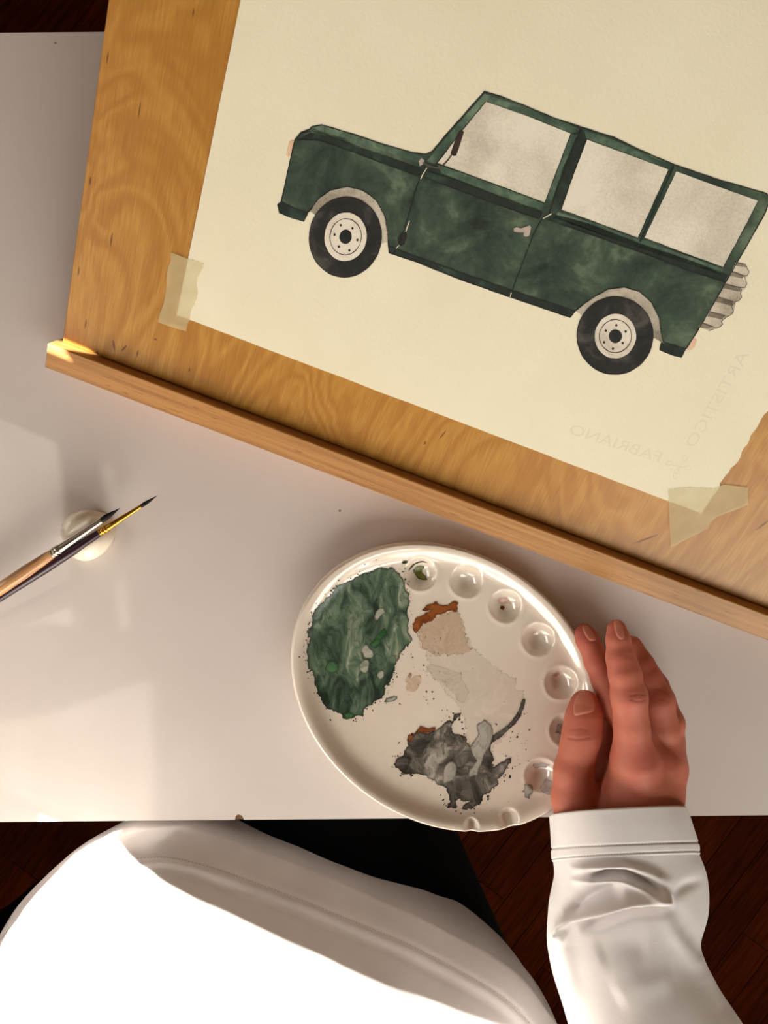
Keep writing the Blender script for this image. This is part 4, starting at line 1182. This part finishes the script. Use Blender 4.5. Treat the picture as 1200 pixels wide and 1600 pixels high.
du = np.gradient(SL, axis=0); dv = np.roll(SL, -1, 1) - np.roll(SL, 1, 1)
nrm = np.cross(dv, du); nrm /= np.linalg.norm(nrm, axis=2)[:, :, None] + 1e-12
cen = np.array(Cc)[:, None, :]
sgn = np.sign(np.sum(nrm * (SL - cen), axis=2)); nrm *= sgn[:, :, None]
disp = fold_disp(flat).reshape(SL.shape[:2])
small = np.array([[0.0012 * noise.noise((p[0] * 40, p[1] * 40, p[2] * 40)) for p in r] for r in SL])
cuff_i = 3 * NSUB
rowf = np.clip((np.arange(len(SL)) - cuff_i) / 10.0, 0, 1)[:, None]
upw = np.clip(nrm[..., 2] * 1.6 + 0.15, 0, 1)
SLD = SL + nrm * ((disp * upw + small) * rowf)[:, :, None]

shirt_parts = {}
def loft(name, rows, mat, parent, closed_end=False, label=None):
    R = len(rows); n = rows.shape[1]
    V = rows.reshape(-1, 3)
    F = [(k * n + i, k * n + (i + 1) % n, (k + 1) * n + (i + 1) % n, (k + 1) * n + i) for k in range(R - 1) for i in range(n)]
    if closed_end:
        F.append(tuple(range((R - 1) * n, R * n))); 
    f = F[(R // 2) * n]
    fn = np.cross(V[f[1]] - V[f[0]], V[f[2]] - V[f[0]])
    if fn @ (V[f[0]] - rows[R // 2].mean(axis=0)) < 0: F = [q[::-1] for q in F]
    o = obj(name, rel(V), F, mat, parent, smooth=True)
    if label: o['label'] = label
    return o

# --- sweatshirt torso: cross sections up the trunk
OUT = [(-40, 1560), (0, 1482), (30, 1430), (62, 1390), (100, 1352), (140, 1326), (190, 1307), (245, 1300), (300, 1303), (380, 1326), (480, 1362), (560, 1395), (650, 1432), (740, 1480), (805, 1528), (850, 1580), (872, 1610),
       (905, 1700), (900, 1850), (800, 2000), (560, 2110), (250, 2110), (20, 2000), (-90, 1850), (-90, 1690)]
O0 = np.array([U(x, y, -1.0)[:2] for x, y in OUT])
C0 = np.array(U(420, 1740, -1.0)[:2])
ring0 = np.array(cat_rom(O0, 14, True))
LEV = [(-11.0, 0.84), (-9.0, 0.90), (-7, 0.945), (-5, 0.975), (-3, 0.994), (-1.0, 1.0), (1.0, 0.99), (3.0, 0.965), (5.5, 0.925), (8.5, 0.88), (12.0, 0.84), (16.0, 0.80), (20.0, 0.78), (24.0, 0.76), (27.0, 0.66), (29.0, 0.45), (29.8, 0.15)]
lev = cat_rom([np.array(l) for l in LEV], 18)
LEAN = np.array((-0.20, -0.62))
rows = []
for z, s in lev:
    sh = LEAN * max(z + 1, 0) * cm
    p = C0 + (ring0 - C0) * s + sh
    rows.append(np.column_stack([p, np.full(len(p), z * cm)]))
TR = np.array(rows)
du = np.gradient(TR, axis=0); dv = np.roll(TR, -1, 1) - np.roll(TR, 1, 1)
tn = np.cross(dv, du); tn /= np.linalg.norm(tn, axis=2)[:, :, None] + 1e-12
cen = TR.mean(axis=1)[:, None, :]
tn *= np.sign(np.sum(tn * (TR - cen), axis=2))[:, :, None]
kk = FPX / (CAM_H - TR[..., 2])
tpx = np.stack([600 + TR[..., 0] * kk, 800 - TR[..., 1] * kk], -1)
td = np.zeros(TR.shape[:2])
zc = TR[..., 2] / cm
td += 0.0018 / (1 + np.exp((zc - 0.95) / 0.10)) - 0.0010 * np.exp(-((zc - 1.0) / 0.22) ** 2) - 0.0008 * np.exp(-((zc - 0.45) / 0.12) ** 2)
td += np.array([[0.0034 * noise.noise((p[0] * 14, p[1] * 14, p[2] * 9 + 3)) + 0.0014 * noise.noise((p[0] * 34, p[1] * 34, p[2] * 18 + 9)) for p in r] for r in TR])
TR2 = TR + tn * td[:, :, None]
shirt = loft('sweatshirt', TR2, m_shirt, person, label='white cotton sweatshirt, sunlit on its left side')
loft('sleeve', SLD[cuff_i:], m_shirt, shirt, label='white sleeve bunched in folds above the cuff')
# cuff: a folded band, turned in at the wrist
band = SL[:cuff_i + 3].copy()
g = 0.0010 + 0.0003 * np.sin(np.linspace(0, 3.1, len(band)))
for st in (2 * NSUB - 2, cuff_i - 3):
    g = g - 0.0007 * np.exp(-((np.arange(len(band)) - st) / 1.6) ** 2)
g[-3:] = (0.0006, 0.0, -0.0008)
cn = band - np.array(Cc)[:len(band), None, :]; cn /= np.linalg.norm(cn, axis=2)[:, :, None]
nb = np.array([[0.0005 * noise.noise((p[0] * 60, p[1] * 60, 2)) for p in r] for r in band])
band2 = band + cn * (g[:, None, None] + nb[:, :, None])
tg0 = (np.array(Cc[1]) - np.array(Cc[0])); tg0 /= np.linalg.norm(tg0)
lips = [band2[0] - tg0 * 0.0006 * a - cn[0] * b for a, b in ((-8, 0.0032), (0.4, 0.0030), (1.3, 0.0022), (1.6, 0.0012), (1.0, 0.0003))]
loft('cuff', np.vstack([np.array(lips), band2]), m_shirt, shirt, label='flat stitched cuff')
def stitches(name, curve, normals, gap, ln, parent, wd=0.00030):
    """little thread bars along a curve, one joined part"""
    V, F = [], []
    acc, L = 0.0, 0.0
    for a, b, nn in zip(curve[:-1], curve[1:], normals):
        seg = np.linalg.norm(b - a)
        acc += seg
        if acc < gap: continue
        acc = 0.0
        d = (b - a) / (seg + 1e-12); s = np.cross(d, nn); s /= np.linalg.norm(s) + 1e-12
        k = len(V)
        for e in (-0.5, 0.5):
            for o_, h_ in ((-1, -0.4), (1, -0.4), (0.7, 0.8), (-0.7, 0.8)):
                V.append(a + d * ln * e + s * wd * o_ + nn * wd * h_)
        F += [(k, k + 1, k + 2, k + 3), (k + 7, k + 6, k + 5, k + 4)] + [(k + i, k + 4 + i, k + 4 + (i + 1) % 4, k + (i + 1) % 4) for i in range(4)]
    return tag(obj(name, rel(V), F, m_stitch, parent), kind='stuff')
for st in (2 * NSUB - 2, cuff_i - 3):
    c = np.array(cat_rom([p for p in band2[st][::4]], 12, True)); nn = c - np.array(Cc[st]); nn /= np.linalg.norm(nn, axis=1)[:, None]
    stitches('stitching', c, nn, 0.0014, 0.0009, shirt)
ri = int(np.argmin(np.abs(np.array([z for z, s in lev]) - 0.45)))
c = np.array(cat_rom([p for p in TR2[ri]], 3, True)); nn = np.repeat(tn[ri], 3, axis=0)
stitches('stitching', c, nn, 0.0016, 0.0010, shirt)

# --- trousers: one continuous skin over both legs
def trouser_sdf(P):
    def chain(nodes, k=0.02):
        d = None
        for a, b in zip(nodes[:-1], nodes[1:]):
            c = capsule(P, a[0], b[0], a[1], b[1]); d = c if d is None else smin(d, c, k)
        return d
    hipR, hipL = np.array(W(690, 1790, -13)), np.array(W(210, 1830, -13))
    kneeR = np.array(W(505, 760, -12)); kneeL = np.array(W(-330, 1850, -13))
    midR = np.array(W(500, 1290, -13.5))
    d = chain([(hipR, 0.112), (midR, 0.097), (kneeR, 0.068), (kneeR + np.array((0.0, -0.06, -0.35)), 0.062), (kneeR + np.array((0.0, -0.10, -0.565)), 0.050)])
    d = smin(d, chain([(hipL, 0.108), (kneeL, 0.068), (kneeL + np.array((0.0, -0.04, -0.35)), 0.060), (kneeL + np.array((0.0, -0.05, -0.55)), 0.050)]), 0.03)
    return smin(d, capsule(P, hipL, hipR, 0.11, 0.11), 0.03)
h = 0.011
lo = np.array((-0.62, -0.74, FZ + 0.001)); hi = np.array((0.24, 0.16, 0.0))
G = np.stack(np.meshgrid(*[np.arange(lo[i], hi[i], h) for i in range(3)], indexing='ij'), -1)
Ft = np.minimum(trouser_sdf(G), 1.0)
Ft[:, :, 0] = np.maximum(Ft[:, :, 0], 0.004)
tv, tf = surface_nets(Ft, lo, h)
tv = blur_mesh(tv, tf, 2)
obj('trousers', rel(tv), tf, m_trouser, person, smooth=True)['label'] = 'black trousers under the desk edge'
